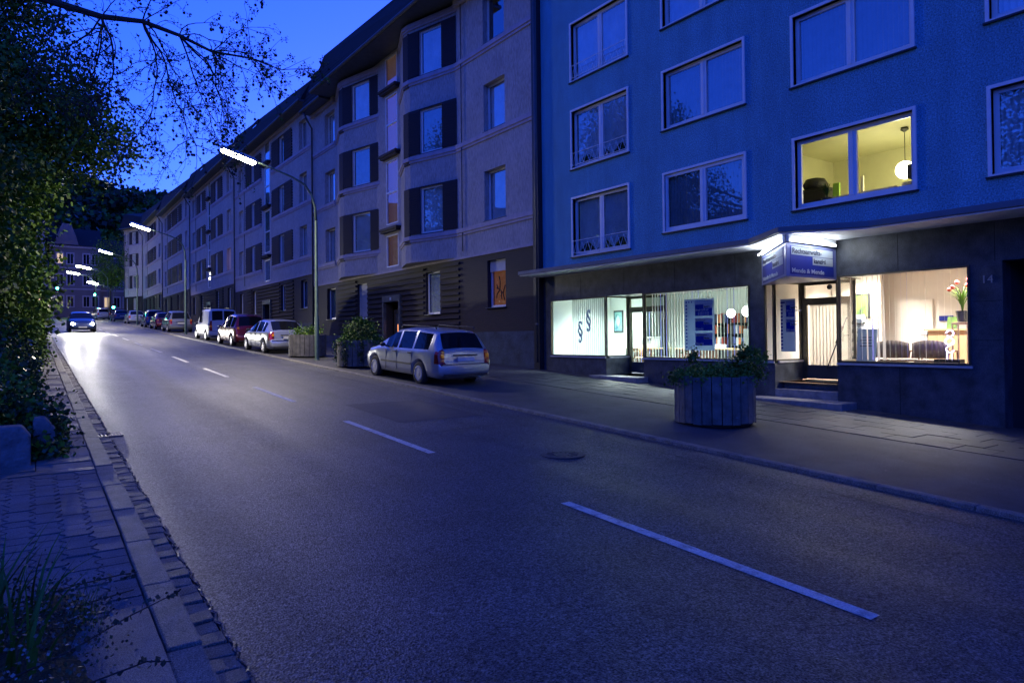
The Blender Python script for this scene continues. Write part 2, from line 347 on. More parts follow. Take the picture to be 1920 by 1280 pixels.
single(b, 'pavement_slabs', mat('worn_slabs', (.17, .16, .15), .62, .35, 2.5, .6, 180), 'uneven rectangular slabs of the pavement beside the hedge', None, (0, 0, 0), kind='structure')
b = MB()
for (xa, xb, ya, yb, h) in ((-.1, .56, 3.3, 4.12, .012), (-.1, .56, 4.13, 4.6, .004), (-.2, .56, 2.4, 3.29, .0)):
    b.prism([(xa, ya), (xb, ya), (xb, yb), (xa, yb)], G(ya)-.08, [G(ya)-.05+h, G(ya)-.05+h, G(yb)-.05+h, G(yb)-.05+h])
single(b, 'pavement_patch', concrete, 'smooth concrete patch at the end of the pavers', None, (0, 0, 0), kind='structure')
# storm drain
dr = thing('storm_drain', 'small rusty drain grate set in the gutter by the kerb', 'drain', (.87, 11.96, G(11.96)-.2))
b = MB(); b.box(.76, 1.12, 11.74, 12.18, G(12)-.4, G(11.96)-.235); b.build('drain_pit', black, dr)
b = MB()
for k in range(7): b.box(.79+k*.045, .79+k*.045+.022, 11.78, 12.14, G(11.96)-.22, G(11.96)-.192)
b.box(.77, 1.1, 11.74, 11.78, G(11.96)-.23, G(11.96)-.188); b.box(.77, 1.1, 12.14, 12.18, G(11.96)-.23, G(11.96)-.188)
b.box(.762, .79, 11.78, 12.14, G(11.96)-.23, G(11.96)-.188); b.box(1.09, 1.118, 11.78, 12.14, G(11.96)-.23, G(11.96)-.188)
b.build('grate', mat('rusty_iron', (.16, .13, .11), .5, .4, 12, metal=.4), dr)
# centre dashes
dash_m = grain(grain(mat('road_marking', (.60, .60, .58), .55, .12, 6, .6, 150), 60, .7, 1.2), 9, .45, 1.1, (1, 1, 1), .3, .5)
y = -3.7; k = 0
while y < 110:
    b = MB(); xx = 4.47
    if y+3 > 1:
        b.quad((xx-.06, y, G(y)-.195), (xx+.06, y, G(y)-.195), (xx+.06, y+3.15, G(y+3.15)-.195), (xx-.06, y+3.15, G(y+3.15)-.195))
        b.build('centre_line', dash_m, None); o = col.objects[-1]
        tag(o, None, None, 'broken centre line', 'structure')
    y += 6.0; k += 1
# tar seams, repair patches and fallen petals on the road
tar = mat('tar', (.02, .02, .021), .6, .2, 9)
def seam(pts, w0, name='tar_seam'):
    b = MB(); P = []
    for i in range(len(pts)-1):
        (xa, ya), (xb, yb) = pts[i], pts[i+1]; k = max(2, int(math.hypot(xb-xa, yb-ya)/.15))
        for j in range(k): q = j/k; P.append((xa+(xb-xa)*q+random.gauss(0, .008), ya+(yb-ya)*q))
    for i in range(len(P)-1):
        (xa, ya), (xb, yb) = P[i], P[i+1]; L_ = math.hypot(xb-xa, yb-ya) or 1; nx_, ny_ = -(yb-ya)/L_*w0, (xb-xa)/L_*w0
        b.quad((xa-nx_, ya-ny_, G(ya)-.1955), (xa+nx_, ya+ny_, G(ya)-.1955), (xb+nx_, yb+ny_, G(yb)-.1955), (xb-nx_, yb-ny_, G(yb)-.1955))
    single(b, name, tar, 'thin tar seam across the asphalt', None, (0, 0, 0), kind='structure')
seam([(7.2, 1), (7.25, 9), (7.15, 30)], .010); seam([(4.62, 9.6), (7.2, 9.9)], .008)
pt_m = grain(mat('patch_asphalt', (.032, .032, .035), .6, .3, 3), 80, .3, 2.4)
for (xa, xb, ya, yb) in ((5.2, 6.9, 10.8, 13.4),):
    b = MB(); b.quad((xa, ya, G(ya)-.1965), (xb, ya+.05, G(ya+.05)-.1965), (xb, yb, G(yb)-.1965), (xa, yb-.04, G(yb-.04)-.1965)); single(b, 'road_patch', pt_m, 'slightly darker repair patch in the asphalt', None, (0, 0, 0), kind='structure')
b = MB()
for k in range(260):
    y = 1.5+20*random.random()**1.4; x = random.choice((random.uniform(.95, 7.8), random.uniform(.75, 1.3), random.uniform(7.3, 10), random.uniform(-.4, .6))); z = G(y)+(-.19 if .93 < x < 7.82 else -.04 if x < .76 else -.15); s_ = random.uniform(.004, .012); a = random.uniform(0, 3)
    b.add([(x-s_*math.cos(a), y-s_*math.sin(a), z+.002), (x+s_*.5*math.sin(a), y-s_*.5*math.cos(a), z+.006), (x+s_*math.cos(a), y+s_*math.sin(a), z+.003), (x-s_*.5*math.sin(a), y+s_*.5*math.cos(a), z+.004)], [(0, 1, 2, 3)])
tag(single(b, 'fallen_petals', mat('petal', (.45, .42, .38), .7), 'scattered pale petals and grit lying on road and pavement', None, (0, 0, 0)), kind='stuff')
# pavement slabs in front of the shops
b = MB(); y = -3.0
while y < 46:
    for i in range(6):
        xa = 10.95+i*.5; h = random.uniform(-.004, .004); t_ = random.uniform(-.003, .003); o_ = .25 if i % 2 else 0
        b.prism([(xa+.006, y+.006+o_), (xa+.492, y+.006+o_), (xa+.492, y+.494+o_), (xa+.006, y+.494+o_)], [G(y+o_)-.2]*2+[G(y+.5+o_)-.2]*2, [G(y+o_)-.148+h+t_, G(y+o_)-.148+h, G(y+.5+o_)-.148+h, G(y+.5+o_)-.148+h-t_])
    y += .5
single(b, 'pavement_slabs_right', grain(mat('grey_slab', (.034, .038, .052), .6, .45, .9, .5, 90), 90, .55, 1.6), 'grey slabs of the pavement along the shop front', None, (0, 0, 0), kind='structure')
# manhole in the right lane
b = MB(); b.lathe([(.001, .004), (.3, .004), (.31, 0), (.31, -.05)], (5.95, 7.3, G(7.3)-.195), 28)
for k in range(12):
    a = k*math.pi/6; b.obox((5.95+.17*math.cos(a), 7.3+.17*math.sin(a), G(7.3)-.190), (.05*math.cos(a), .05*math.sin(a), 0), (-.012*math.sin(a), .012*math.cos(a), 0), (0, 0, .004))
o = single(b, 'manhole_cover', mat('cast_iron', (.04, .04, .04), .6, .3, 20), 'round iron manhole cover in the far lane', 'manhole', (5.95, 7.3, G(7.3)-.195))
# ---------------------------------------------------------------- windows
def curtain_mesh(fr, u0, u1, n, z0, z1, pitch=.09, amp=.018, swag=0):
    b = MB(); k = max(8, int((u1-u0)/pitch)*4); P = []
    for i in range(k+1):
        u = u0+(u1-u0)*i/k; nn = n+amp*math.sin(2*math.pi*i/4+.3*math.sin(i*.7))
        zb = z0+(swag*abs(math.sin(math.pi*(u-u0)/(u1-u0)*3)) if swag else 0)
        P.append((FP(fr, u, nn), zb))
    for i in range(k):
        (a, za), (c, zc_) = P[i], P[i+1]; b.quad((*a, za), (*c, zc_), (*c, z1), (*a, z1))
    return b
def window(par, fr, u0, u1, z0, z1, dep, sashes=1, trim=0, fw_=.06, cur=None, rail=False, tilt=0, sill=True, fmat=None, lit=None, n0=0, label=None, trans=0, simple=False, back=True, mull=.09):
    fm = fmat or white; b = MB()
    n = n0-dep
    f = fw_
    b.fbox(fr, u0, u1, n-.05, n, z0, z0+f*1.2); b.fbox(fr, u0, u1, n-.05, n, z1-f, z1)
    b.fbox(fr, u0, u0+f, n-.05, n, z0+f*1.2, z1-f); b.fbox(fr, u1-f, u1, n-.05, n, z0+f*1.2, z1-f)
    for k in range(1, sashes):
        um = u0+(u1-u0)*k/sashes; b.fbox(fr, um-mull, um+mull, n-.05, n+.006, z0+f*1.2, z1-f); b.fbox(fr, um-.012, um+.012, n+.006, n+.018, z0+f*1.2, z1-f)
    if trans: b.fbox(fr, u0+f, u1-f, n-.05, n, trans-.03, trans+.03)
    if trim:
        for (a, c, e, g_) in ((u0-trim, u0, z0-trim*.6, z1+trim), (u1, u1+trim, z0-trim*.6, z1+trim), (u0, u1, z1, z1+trim), (u0, u1, z0-trim*.6, z0)):
            b.fbox(fr, a, c, n0-dep-.04, n0+.035, e, g_)
    W = b.build('window', fm, par)
    if label: W['label'] = label
    g = MB(); um_ = (u0+u1)/2
    for ka, kb in ([(u0+f*.8, u1-f*.8)] if sashes == 1 else [(u0+f*.8, um_-mull*.7), (um_+mull*.7, u1-f*.8)]):
        tl = random.uniform(-.006, .006)+tilt; p_, q_ = FP(fr, ka, n-.03-tl), FP(fr, kb, n-.03+tl); e_ = random.uniform(-.004, .004); p2_, q2_ = FP(fr, ka, n-.03-tl-e_), FP(fr, kb, n-.03+tl-e_); g.quad((*p_, z0+f), (*q_, z0+f), (*q2_, z1-f*.8), (*p2_, z1-f*.8))
    g.build('pane', glass if lit is None else shopglass, W)
    if sill:
        s = MB(); s.fbox(fr, u0-trim-.03, u1+trim+.03, n, n0+.06, z0-trim*.6-.035, z0-trim*.6-.002) if trim else s.fbox(fr, u0-.04, u1+.04, n, n0+.05, z0-.03, z0-.002)
        s.build('sill', gutter_m if not trim else darkmetal, W)
    if cur:
        cm, swag = (curtain_m, 0) if cur == 'net' else (curtain_m, .3) if cur == 'swag' else (curtain_d, 0) if cur == 'dim' else (cur, 0)
        curtain_mesh(fr, u0+f, u1-f, n-.10, z0+f, z1-f, .1, .02, swag).build('curtain', cm, W)
    if back:
        k = MB(); k.fbox(fr, u0-.05, u1+.05, n-.9, n-.85, z0-.05, z1+.05)
        k.wall(fr, u0-.05, u0-.05+.0001, 0, 0) if False else None
        for (ua, ub, za, zb) in ((u0-.05, u0-.04, z0-.05, z1+.05), (u1+.04, u1+.05, z0-.05, z1+.05), (u0, u1, z0-.05, z0-.04), (u0, u1, z1+.04, z1+.05)): k.fbox(fr, ua, ub, n-.86, n-.06, za, zb)
        k.build('room_shell', black, W)
    if rail:
        r_ = MB(); zt = z0+.46
        for z in (z0+.08, zt): r_.tube([(*FP(fr, u0+.02, n0+.03), z), (*FP(fr, u1-.02, n0+.03), z)], .011, 5)
        nz = 18; P = []
        for i in range(nz+1): P.append((*FP(fr, u0+.05+(u1-u0-.1)*i/nz, n0+.03), z0+.08 if i % 2 == 0 else zt-.06))
        for i in range(nz): r_.tube([P[i], P[i+1]], .008, 4, False)
        for u in (u0+.03, (u0+u1)/2, u1-.03): r_.tube([(*FP(fr, u, n0-.02), z0+.02), (*FP(fr, u, n0+.03), z0+.04), (*FP(fr, u, n0+.03), zt+.02)], .011, 5)
        r_.build('railing', white, W)
    return W
# ---------------------------------------------------------------- blue building with the law office
X0 = 13.92
fb = ((X0, 0), (0, 1))     # u = Y ; n towards the street
BB = thing('office_building', 'blue rendered apartment block with a lit law office on its ground floor', 'building', (X0, 9, .2))
ZT = 3.93
holes = []
rows = [0, 2.75, 5.5, 8.25]
colsA = (13.97, 16.41); colsB = (10.09, 12.6); colsC = (6.27, 8.77); colsD = (2.45, 4.96); colsE = (-1.4, 1.1)
wins = []
for r in rows:
    wins += [(colsA, 4.27+r, 6.05+r, 'A', r), (colsB, 4.53+r, 6.05+r, 'B', r), (colsC, 4.53+r, 6.05+r, 'C', r), (colsD, 4.53+r, 6.05+r, 'D', r), (colsE, 4.53+r, 6.05+r, 'E', r)]
for (c, za, zb, k, r) in wins:
    holes.append((c[0], c[1], za, zb, .14))
wb = MB(); wb.wall(fb, -8, 17.98, ZT, 16.6, holes)
b2 = [(X0, -8), (27, -8), (27, 17.98), (X0, 17.98)]
for i in (0, 1, 2): a, c = b2[i], b2[i+1]; wb.quad((*a, ZT), (*c, ZT), (*c, 16.6), (*a, 16.6))
wb.quad(*[(p[0], p[1], 16.6) for p in b2]); wb.quad(*[(p[0]+.3*(i in (0, 3)), p[1], ZT+.02) for i, p in enumerate(b2)])
wb.build('upper_wall', blue_wall, BB)
rb = MB(); rb.box(X0-.5, 27.3, -8.2, 18.1, 16.62, 16.9); rb.build('roof', tile, BB)
room_w = mat('warm_room_wall', (.62, .6, .42), .8, .05, 2)
for (c, za, zb, k, r) in wins:
    if k == 'C' and r == 0: continue
    cur = {'A': 'net', 'B': None, 'C': 'net', 'D': 'net', 'E': 'net'}[k]
    if k == 'A' and r in (0, 2.75): cur = 'swag'
    if k == 'B': cur = 'dim' if r < 5 else 'net'
    if k == 'C': cur = 'dim'
    window(BB, fb, c[0], c[1], za, zb, .1 if not (k == 'B' and r == 0) else .02, 2, .06, .085, cur, rail=(k == 'A' and r < 6), tilt=.022 if (k == 'A' and r == 0) else 0)
# the lit living room window
cw = window(BB, fb, colsC[0], colsC[1], 4.53, 6.05, .1, 2, .06, .09, None, lit=1, back=False, label='window of a lit yellow room with a hanging globe lamp')
rm = MB(); ra, rb_ = 5.3, 10.1
x1, x2 = X0+.2, X0+3.9; zf, zcz = 4.0, 6.38
rm.quad((x2, ra, zf), (x2, rb_, zf), (x2, rb_, zcz), (x2, ra, zcz)); rm.quad((x1, ra, zf), (x2, ra, zf), (x2, ra, zcz), (x1, ra, zcz)); rm.quad((x1, rb_, zf), (x2, rb_, zf), (x2, rb_, zcz), (x1, rb_, zcz))
rm.quad((x1, ra, zf), (x2, ra, zf), (x2, rb_, zf), (x1, rb_, zf)); rm.quad((x1, ra, zcz), (x2, ra, zcz), (x2, rb_, zcz), (x1, rb_, zcz))
for (ya, yb, za, zb) in ((ra, colsC[0]-.02, zf, zcz), (colsC[1]+.02, rb_, zf, zcz), (colsC[0], colsC[1], zf, 4.5), (colsC[0], colsC[1], 6.08, zcz)): rm.quad((x1, ya, za), (x1, yb, za), (x1, yb, zb), (x1, ya, zb))
rm.build('lit_room', room_w, BB)
# furniture seen through it
pl = thing('pendant_lamp', 'round white globe lamp hanging on a cable in the yellow upstairs room', 'lamp', (X0+2.2, 7.45, 6.38))
b = MB(); b.tube([(X0+2.2, 7.45, 6.38), (X0+2.2, 7.45, 5.6)], .008, 6); b.build('cable', darkmetal, pl)
b = MB(); b.lathe([(.07, 6.38), (.09, 6.33), (.02, 6.28)], (X0+2.2, 7.45, 0), 12); b.build('ceiling_rose', darkmetal, pl)
b = MB(); b.ball((X0+2.2, 7.45, 5.42), .2, 12); b.build('globe', mat('lit_globe', (1, .95, .7), .5, emit=1.4, ec=(1, .93, .62)), pl, True)
l = bpy.data.lights.new('bulb', 'POINT'); l.energy = 7.5; l.color = (1, .95, .5); l.shadow_soft_size = .22; lo = bpy.data.objects.new('bulb', l); col.objects.link(lo); lo.parent = pl; lo.location = (0, 0, -1.25)
b = MB(); b.box(X0+1.6, X0+2.1, 9.0, 9.95, 4.0, 5.22); b.box(X0+1.58, X0+2.12, 8.98, 9.97, 5.22, 5.27)
o = single(b, 'black_cabinet', mat('black_furniture', (.02, .02, .02), .4), 'black cabinet in the yellow room with a bag on top', 'cabinet', (X0+1.85, 9.45, 4.0))
b = MB(); b.lathe([(.02, 0), (.24, .02), (.3, .12), (.22, .26), (.05, .3)], (X0+1.85, 9.4, 5.275), 12); single(b, 'bag', mat('black_bag', (.015, .015, .017), .6), 'rounded black bag lying on top of the black cabinet', 'bag', (X0+1.85, 9.4, 5.275), smooth=True)
b = MB(); b.box(X0+1.5, X0+1.95, 6.2, 7.2, 4.0, 5.0); b.box(X0+1.62, X0+1.66, 8.1, 8.16, 4.9, 5.35); b.box(X0+1.3, X0+2.0, 7.25, 8.75, 4.0, 4.92)
single(b, 'sideboard', mat('cream_furniture', (.6, .55, .38), .5), 'cream sideboard under the globe lamp in the yellow room', 'sideboard', (X0+1.7, 7.6, 4.0))
b = MB(); b.box(X0+1.2, X0+1.7, 6.35, 6.95, 5.005, 5.3); single(b, 'dark_box', mat('black_furniture2', (.03, .028, .02), .5), 'dark square box standing below the globe lamp upstairs', 'box', (X0+1.45, 6.65, 5.005))
b = MB(); b.box(X0+1.4, X0+1.46, 8.55, 8.7, 4.925, 5.25); single(b, 'green_box', mat('lime_box', (.35, .6, .03), .5), 'small lime green box on the cream sideboard upstairs', 'box', (X0+1.43, 8.62, 4.925))
def spiky(name, label, cat, base, h, n, spread, m_, pot=.12, pm=None, group=None, w=.012):
    t = thing(name, label, cat, base, group); bx_, by_, bz_ = base
    b = MB(); b.lathe([(pot*.7, 0), (pot, h*.28), (pot*.9, h*.28)], base, 12); b.build('pot', pm or darkmetal, t)
    b = MB()
    for i in range(n):
        a = random.uniform(0, 6.28); s_ = random.uniform(.2, 1)*spread; hh = h*random.uniform(.75, 1.1); P = []
        for k in range(6):
            q = k/5; P.append(Vector((bx_+math.cos(a)*s_*q**1.6, by_+math.sin(a)*s_*q**1.6, bz_+h*.25+(hh-h*.25)*(q*1.5-.75*q*q)/.75*.8)))
        side = Vector((-math.sin(a), math.cos(a), 0))
        for k in range(5):
            w0, w1 = w*(1-k/5.2), w*(1-(k+1)/5.2); b.quad(P[k]-side*w0, P[k]+side*w0, P[k+1]+side*w1, P[k+1]-side*w1)
    b.build('leaves', m_, t); return t
spiky('house_plant', 'spiky potted plant on the sill of the yellow upstairs room', 'plant', (X0+.45, 8.3, 4.60), .5, 40, .32, leaf1, w=.016)
# ---- ground floor: stone front with holes
gb = MB(); SZ = 3.93
F1 = (14.97, 17.58, 1.14, 2.93); F2 = (9.99, 13.46, 1.13, 2.93); F3 = (5.35, 7.86, 1.145, 2.965); F4 = (9.35, 9.60, 1.13, 2.96)
D1 = (13.46, 14.97); D2 = (7.86, 9.35)
ghole = [(F1[0], F1[1], F1[2], F1[3], .06), (F2[0], F2[1], F2[2], F2[3], .06), (F3[0], F3[1], F3[2], F3[3], .06), (F4[0], F4[1], F4[2], F4[3], .06),
         (D1[0], D1[1], -1, 2.93, .0), (D2[0], D2[1], -1, 2.96, .0), (2.3, 4.84, -1, 3.0, .35)]
gb.wall(fb, -8, 17.98, -1, SZ, ghole)
# joints of the stone slabs
for y in (16.2, 14.4, 12.6, 10.8, 9.0, 7.2, 5.1): pass
# reveals of entries : low stone cheeks under the return glass
DD1, DD2 = X0+.93, X0+1.1
gb.quad((X0, D1[1], -1), (DD1, D1[1], -1), (DD1, D1[1], 1.14), (X0, D1[1], 1.14)); gb.quad((X0, D1[0], -1), (DD1, D1[0], -1), (DD1, D1[0], 1.13), (X0, D1[0], 1.13))
gb.quad((X0, D2[1], -1), (DD2, D2[1], -1), (DD2, D2[1], 1.13), (X0, D2[1], 1.13)); gb.quad((X0, D2[0], -1), (DD2, D2[0]+.24, -1), (DD2, D2[0]+.24, 1.145), (X0, D2[0], 1.145))
gb.quad((X0, D1[0], 2.93), (X0, D1[1], 2.93), (DD1, D1[1], 2.93), (DD1, D1[0], 2.93)); gb.quad((X0, D2[0], 2.96), (X0, D2[1], 2.96), (DD2, D2[1], 2.96), (DD2, D2[0], 2.96))
gb.quad((X0, 17.98, -1), (27, 17.98, -1), (27, 17.98, SZ), (X0, 17.98, SZ)); gb.quad((X0, -8, -1), (27, -8, -1), (27, -8, SZ), (X0, -8, SZ)); gb.quad((27, -8, -1), (27, 17.98, -1), (27, 17.98, SZ), (27, -8, SZ))
gb.build('stone_front', stonebig, BB)
jb = MB()
for y in (16.1, 14.2, 12.3, 10.4, 8.5, 6.6, 4.95): jb.fbox(fb, y-.004, y+.004, 0, .003, 3.0, 3.68)
for y in (16.4, 12.2, 6.6): jb.fbox(fb, y-.004, y+.004, 0, .003, -.5, 1.1)
for z in (1.6, 2.3): jb.fbox(fb, 4.85, 5.3, 0, .003, z-.004, z+.004)
jb.build('stone_joints', black, BB)
# dark passage at the right edge
b = MB(); b.box(X0+1.9, X0+2.0, 2.2, 4.95, -1, 3.1); b.box(X0+.36, X0+1.9, 2.2, 2.3, -1, 3.1); b.box(X0+.36, X0+1.9, 4.84, 4.94, -1, 3.1); b.box(X0+.36, X0+2, 2.2, 4.94, 3.0, 3.1)
b.build('passage', mat('passage_plaster', (.03, .03, .035), .8), BB)
b = MB(); b.box(X0+1.2, X0+1.26, 2.3, 4.84, 0, 2.9); b.build('passage_door', darkmetal, BB)
# canopy
cb_ = MB(); poly = [(X0+.01, 18.15), (12.9, 18.0), (12.93, 9.3), (12.0, 7.95), (12.85, 6.6), (12.85, -8), (X0+.01, -8)]
cb_.prism(poly, 3.745, 3.86); CN = cb_.build('canopy', mat('canopy_concrete', (.16, .17, .18), .7, .12, 2), BB, bevel=.012)
sf = MB(); sf.prism([(X0+.008, 18.1), (12.94, 17.96), (12.97, 9.28), (12.05, 7.95), (12.89, 6.62), (12.89, -7.9), (X0+.008, -7.9)], 3.715, 3.743); sf.build('soffit', mat('soffit_white', (.88, .89, .89), .7, .06, 2), CN)
# frames, glass and blinds of the office front
ledge_m = mat('ledge_stone', (.4, .4, .4), .4, .15, 5)
def shopframe(x0, y0, x1, y1, z0, z1, t=.035, name='shop_window', m_=None, mid=None):
    d = Vector((x1-x0, y1-y0, 0)); L = d.length; u = d/L; fr = ((x0, y0), (u.x, u.y)); b = MB()
    b.fbox(fr, 0, L, -.03, .03, z0, z0+t); b.fbox(fr, 0, L, -.03, .03, z1-t, z1); b.fbox(fr, 0, t, -.03, .03, z0+t, z1-t); b.fbox(fr, L-t, L, -.03, .03, z0+t, z1-t)
    W = b.build(name, m_ or brass, BB); g = MB(); g.fbox(fr, t*.7, L-t*.7, -.004, .004, z0+t*.7, z1-t*.7); g.build('pane', shopglass, W); return W
shopframe(X0-.0, F1[1], X0, F1[0]+.0, F1[2], F1[3]); shopframe(X0+.035, D1[1]+.03, DD1, D1[1]+.03, 1.14, 2.93)
shopframe(X0, F2[1], X0, F2[0], F2[2], F2[3]); shopframe(X0+.035, D1[0]-.03, DD1, D1[0]-.03, 1.13, 2.93)
shopframe(X0, F4[1], X0, F4[0], F4[2], F4[3]); shopframe(X0+.035, D2[1]+.03, DD2, D2[1]+.03, 1.13, 2.96)
shopframe(X0, F3[1], X0, F3[0], F3[2], F3[3]); shopframe(X0+.035, D2[0]-.03, DD2, D2[0]+.21, 1.145, 2.965)
for (a, c) in ((F1[0], F1[1]), (F2[0]-.03, F2[1]), (F3[0]-.03, F3[1]), (F4[0], F4[1]+.02)): sl = MB(); sl.box(X0-.05, X0+.12, a, c, 1.09, 1.135); sl.build('window_ledge', ledge_m, BB)
for (y, dd) in ((D1[1]+.03, DD1), (D1[0]-.03, DD1), (D2[1]+.03, DD2), (D2[0]-.03, DD2)): sl = MB(); sl.box(X0+.122, dd, y-.07, y+.07, 1.09, 1.135); sl.build('window_ledge', ledge_m, BB)

def door(xp, y0, y1, zf_, zt_, zh, name='door'):
    b = MB(); t = .07
    b.box(xp, xp+.06, y0, y0+t, zf_, zt_); b.box(xp, xp+.06, y1-t, y1, zf_, zt_); b.box(xp, xp+.06, y0+t, y1-t, zt_-t, zt_); b.box(xp, xp+.06, y0+t, y1-t, zh, zh+.09)
    b.box(xp-.01, xp+.05, y0+t, y0+t+.06, zf_+.02, zh); b.box(xp-.01, xp+.05, y1-t-.06, y1-t, zf_+.02, zh); b.box(xp-.01, xp+.05, y0+t+.06, y1-t-.06, zh-.07, zh)
    W = b.build(name, brass, BB)
    k = MB(); k.box(xp-.005, xp+.045, y0+t+.06, y1-t-.06, zf_+.02, zf_+.34); k.build('kick_plate', mat('kick_plate', (.1, .11, .13), .3, metal=.5), W)
    g = MB(); g.box(xp+.015, xp+.022, y0+t+.05, y1-t-.05, zf_+.34, zh-.06); g.box(xp+.015, xp+.022, y0+t, y1-t, zh+.09, zt_-t); g.build('pane', shopglass, W); return W
d1 = door(DD1, D1[0], D1[1], .62, 2.93, 2.52); d2 = door(DD2, D2[0]+.24, D2[1], .68, 2.96, 2.5)
h = MB(); xx = DD2-.07; h.tube([(xx, 8.22, 2.1), (xx, 8.7, .95)], .013, 8); h.tube([(xx, 8.22, 2.1), (DD2, 8.22, 2.1)], .012, 6); h.tube([(xx, 8.7, .95), (DD2, 8.7, .95)], .012, 6); h.build('push_bar', gutter_m, d2, True)
h = MB(); h.tube([(xx-.012, 8.30, 1.91), (xx-.012, 8.46, 1.53)], .028, 8); h.build('grip', rubber, d2, True)
h = MB(); h.ball((DD2-.05, 8.62, 2.82), .06, 8); h.build('door_camera', darkmetal, d2, True)
# steps
stp = mat('step_granite', (.2, .2, .21), .6, .3, 8, .4, 120)
b = MB(); b.box(X0-.45, DD1+.3, 13.3, 15.25, .2, .60); b.build('door_step', stp, BB, bevel=.012)
b = MB(); b.box(X0-.62, X0-.02, 7.45, 9.75, -.1, .33); b.build('door_step', stp, BB, bevel=.012)
b = MB(); b.box(X0-.02, DD2+.3, 7.87, 9.345, 0, .51); b.build('door_step', stp, BB, bevel=.012)
b = MB(); b.box(X0+.32, DD2+.3, 7.88, 9.34, .515, .66); b.build('door_step', stp, BB, bevel=.012)
b = MB(); b.box(X0+.5, DD2-.05, 8.0, 8.9, .662, .68); b.build('door_mat', rubber, BB)
# house number 14
text('14', .2, mat('number_metal', (.4, .38, .34), .4), 'house_number', BB, lookmat((X0-.015, 5.17, 2.62), (0, -1, 0), (-1, 0, 0)), .008)
# ---- interiors
def roomshell(name, y0, y1, zf_, zc_, xb, m_w, m_f, m_c, holes_, ceil_low=True):
    """walls of a room behind the front; front wall closed except the openings"""
    b = MB(); xa = X0+.12
    b.cur = 0
    b.quad((xb, y0, zf_), (xb, y1, zf_), (xb, y1, zc_), (xb, y0, zc_)); b.quad((xa, y0, zf_), (xb, y0, zf_), (xb, y0, zc_), (xa, y0, zc_)); b.quad((xa, y1, zf_), (xb, y1, zf_), (xb, y1, zc_), (xa, y1, zc_))
    b.wall(((xa, 0), (0, 1)), y0, y1, zf_, zc_, holes_, 0)
    b.cur = 2; b.quad((xa, y0, zc_), (xb, y0, zc_), (xb, y1, zc_), (xa, y1, zc_))
    b.cur = 1
    b.quad((xa, y0, zf_), (xb, y0, zf_), (xb, y1, zf_), (xa, y1, zf_))
    return b.build(name, [m_w, m_f, m_c], BB)
wall_cool = mat('office_wall_cool', (.72, .8, .74), .8, .03, 2); wall_warm = mat('office_wall_warm', (.76, .72, .66), .8, .03, 2)
ceil = mat('office_ceiling', (.8, .8, .8), .8); carpet = mat('office_carpet', (.08, .09, .14), .9, .2, 8)
roomshell('office_room', 9.97, 17.75, .6, 3.2, X0+4.6, wall_cool, carpet, ceil, [(13.0, 17.62, 1.14, 2.93), (9.98, 13.0, 1.13, 2.93), (D1[0], D1[1], .6, 1.2)])
roomshell('waiting_room', 5.15, 9.66, .66, 3.25, X0+3.7, wall_warm, mat('parquet', (.25, .16, .1), .4, .2, 6), ceil, [(5.3, 9.62, 1.13, 2.97), (D2[0], D2[1], .66, 1.2)])
# ceiling lights
tube_m = mat('fluorescent_tube', (1, 1, 1), .5, emit=1.7, ec=(.92, 1, .95)); warm_m = mat('warm_ceiling_panel', (1, .95, .88), .5, emit=1.3, ec=(1, .93, .84))
def ceiling_light(x, y, z, lx, ly, m_, e, c, lab, grp=None):
    t = thing('ceiling_light', lab, 'ceiling light', (x, y, z), grp)
    b = MB(); b.box(x-lx/2-.03, x+lx/2+.03, y-ly/2-.03, y+ly/2+.03, z-.04, z-.002); b.build('housing', white, t)
    b = MB(); b.box(x-lx/2, x+lx/2, y-ly/2, y+ly/2, z-.055, z-.042); b.build('diffuser', m_, t)
    area('lamp', (x, y, z-.07), lx, e, c, t, size_y=ly, spread=R(135))
for (x, y, lb) in ((X0+1.7, 16.2, 'long ceiling light in the white office nearest the far wall'), (X0+1.7, 13.6, 'long ceiling light in the white office behind the first door'), (X0+1.7, 11.2, 'long ceiling light in the white office behind the notice panel')):
    ceiling_light(x, y, 3.2, .25, 1.3, tube_m, 22, (.86, 1, .97), lb)
ceiling_light(X0+1.3, 6.6, 3.25, .2, 1.9, warm_m, 19, (1, .94, .88), 'long warm ceiling light over the waiting room chairs')
ceiling_light(X0+2.4, 8.6, 3.25, .3, .6, warm_m, 14, (1, .94, .88), 'short warm ceiling light behind the second door')
# vertical blinds
slat_m = thin('blind_slat', (.62, .70, .64)); slat_b = thin('blind_slat_blue', (.25, .28, .7)); slat_w = thin('blind_slat_cream', (.74, .70, .62))
def blinds(x, y0, y1, z0, z1, n, ang, mats, name, lab, wd=.09, dirx=False, twist=None, drop=None):
    t = thing(name, lab, 'blind', (x, (y0+y1)/2, z1))
    b = MB(); (b.box(x-.02, x+.02, min(y0, y1), max(y0, y1), z1, z1+.03) if not dirx else b.box(min(y0, y1), max(y0, y1), x-.02, x+.02, z1, z1+.03)); b.build('rail', white, t)
    for i in range(n):
        q = y0+(y1-y0)*(i+.5)/n; a = R(ang+random.uniform(-2.5, 2.5)); b = MB(); st = 6
        for k in range(st):
            za, zb = z0+(z1-z0)*k/st, z0+(z1-z0)*(k+1)/st
            tw = (twist or {}).get(i, 0); a0, a1 = a+R(tw*(1-k/st)), a+R(tw*(1-(k+1)/st))
            f_ = lambda aa, s_: ((x+s_*wd/2*math.sin(aa), q+s_*wd/2*math.cos(aa)) if not dirx else (q+s_*wd/2*math.cos(aa), x+s_*wd/2*math.sin(aa)))
            b.quad((*f_(a0, -1), za), (*f_(a0, 1), za), (*f_(a1, 1), zb), (*f_(a1, -1), zb))
        b.build('slat', mats[i % len(mats)] if len(mats) != n else mats[i], t)
    return t
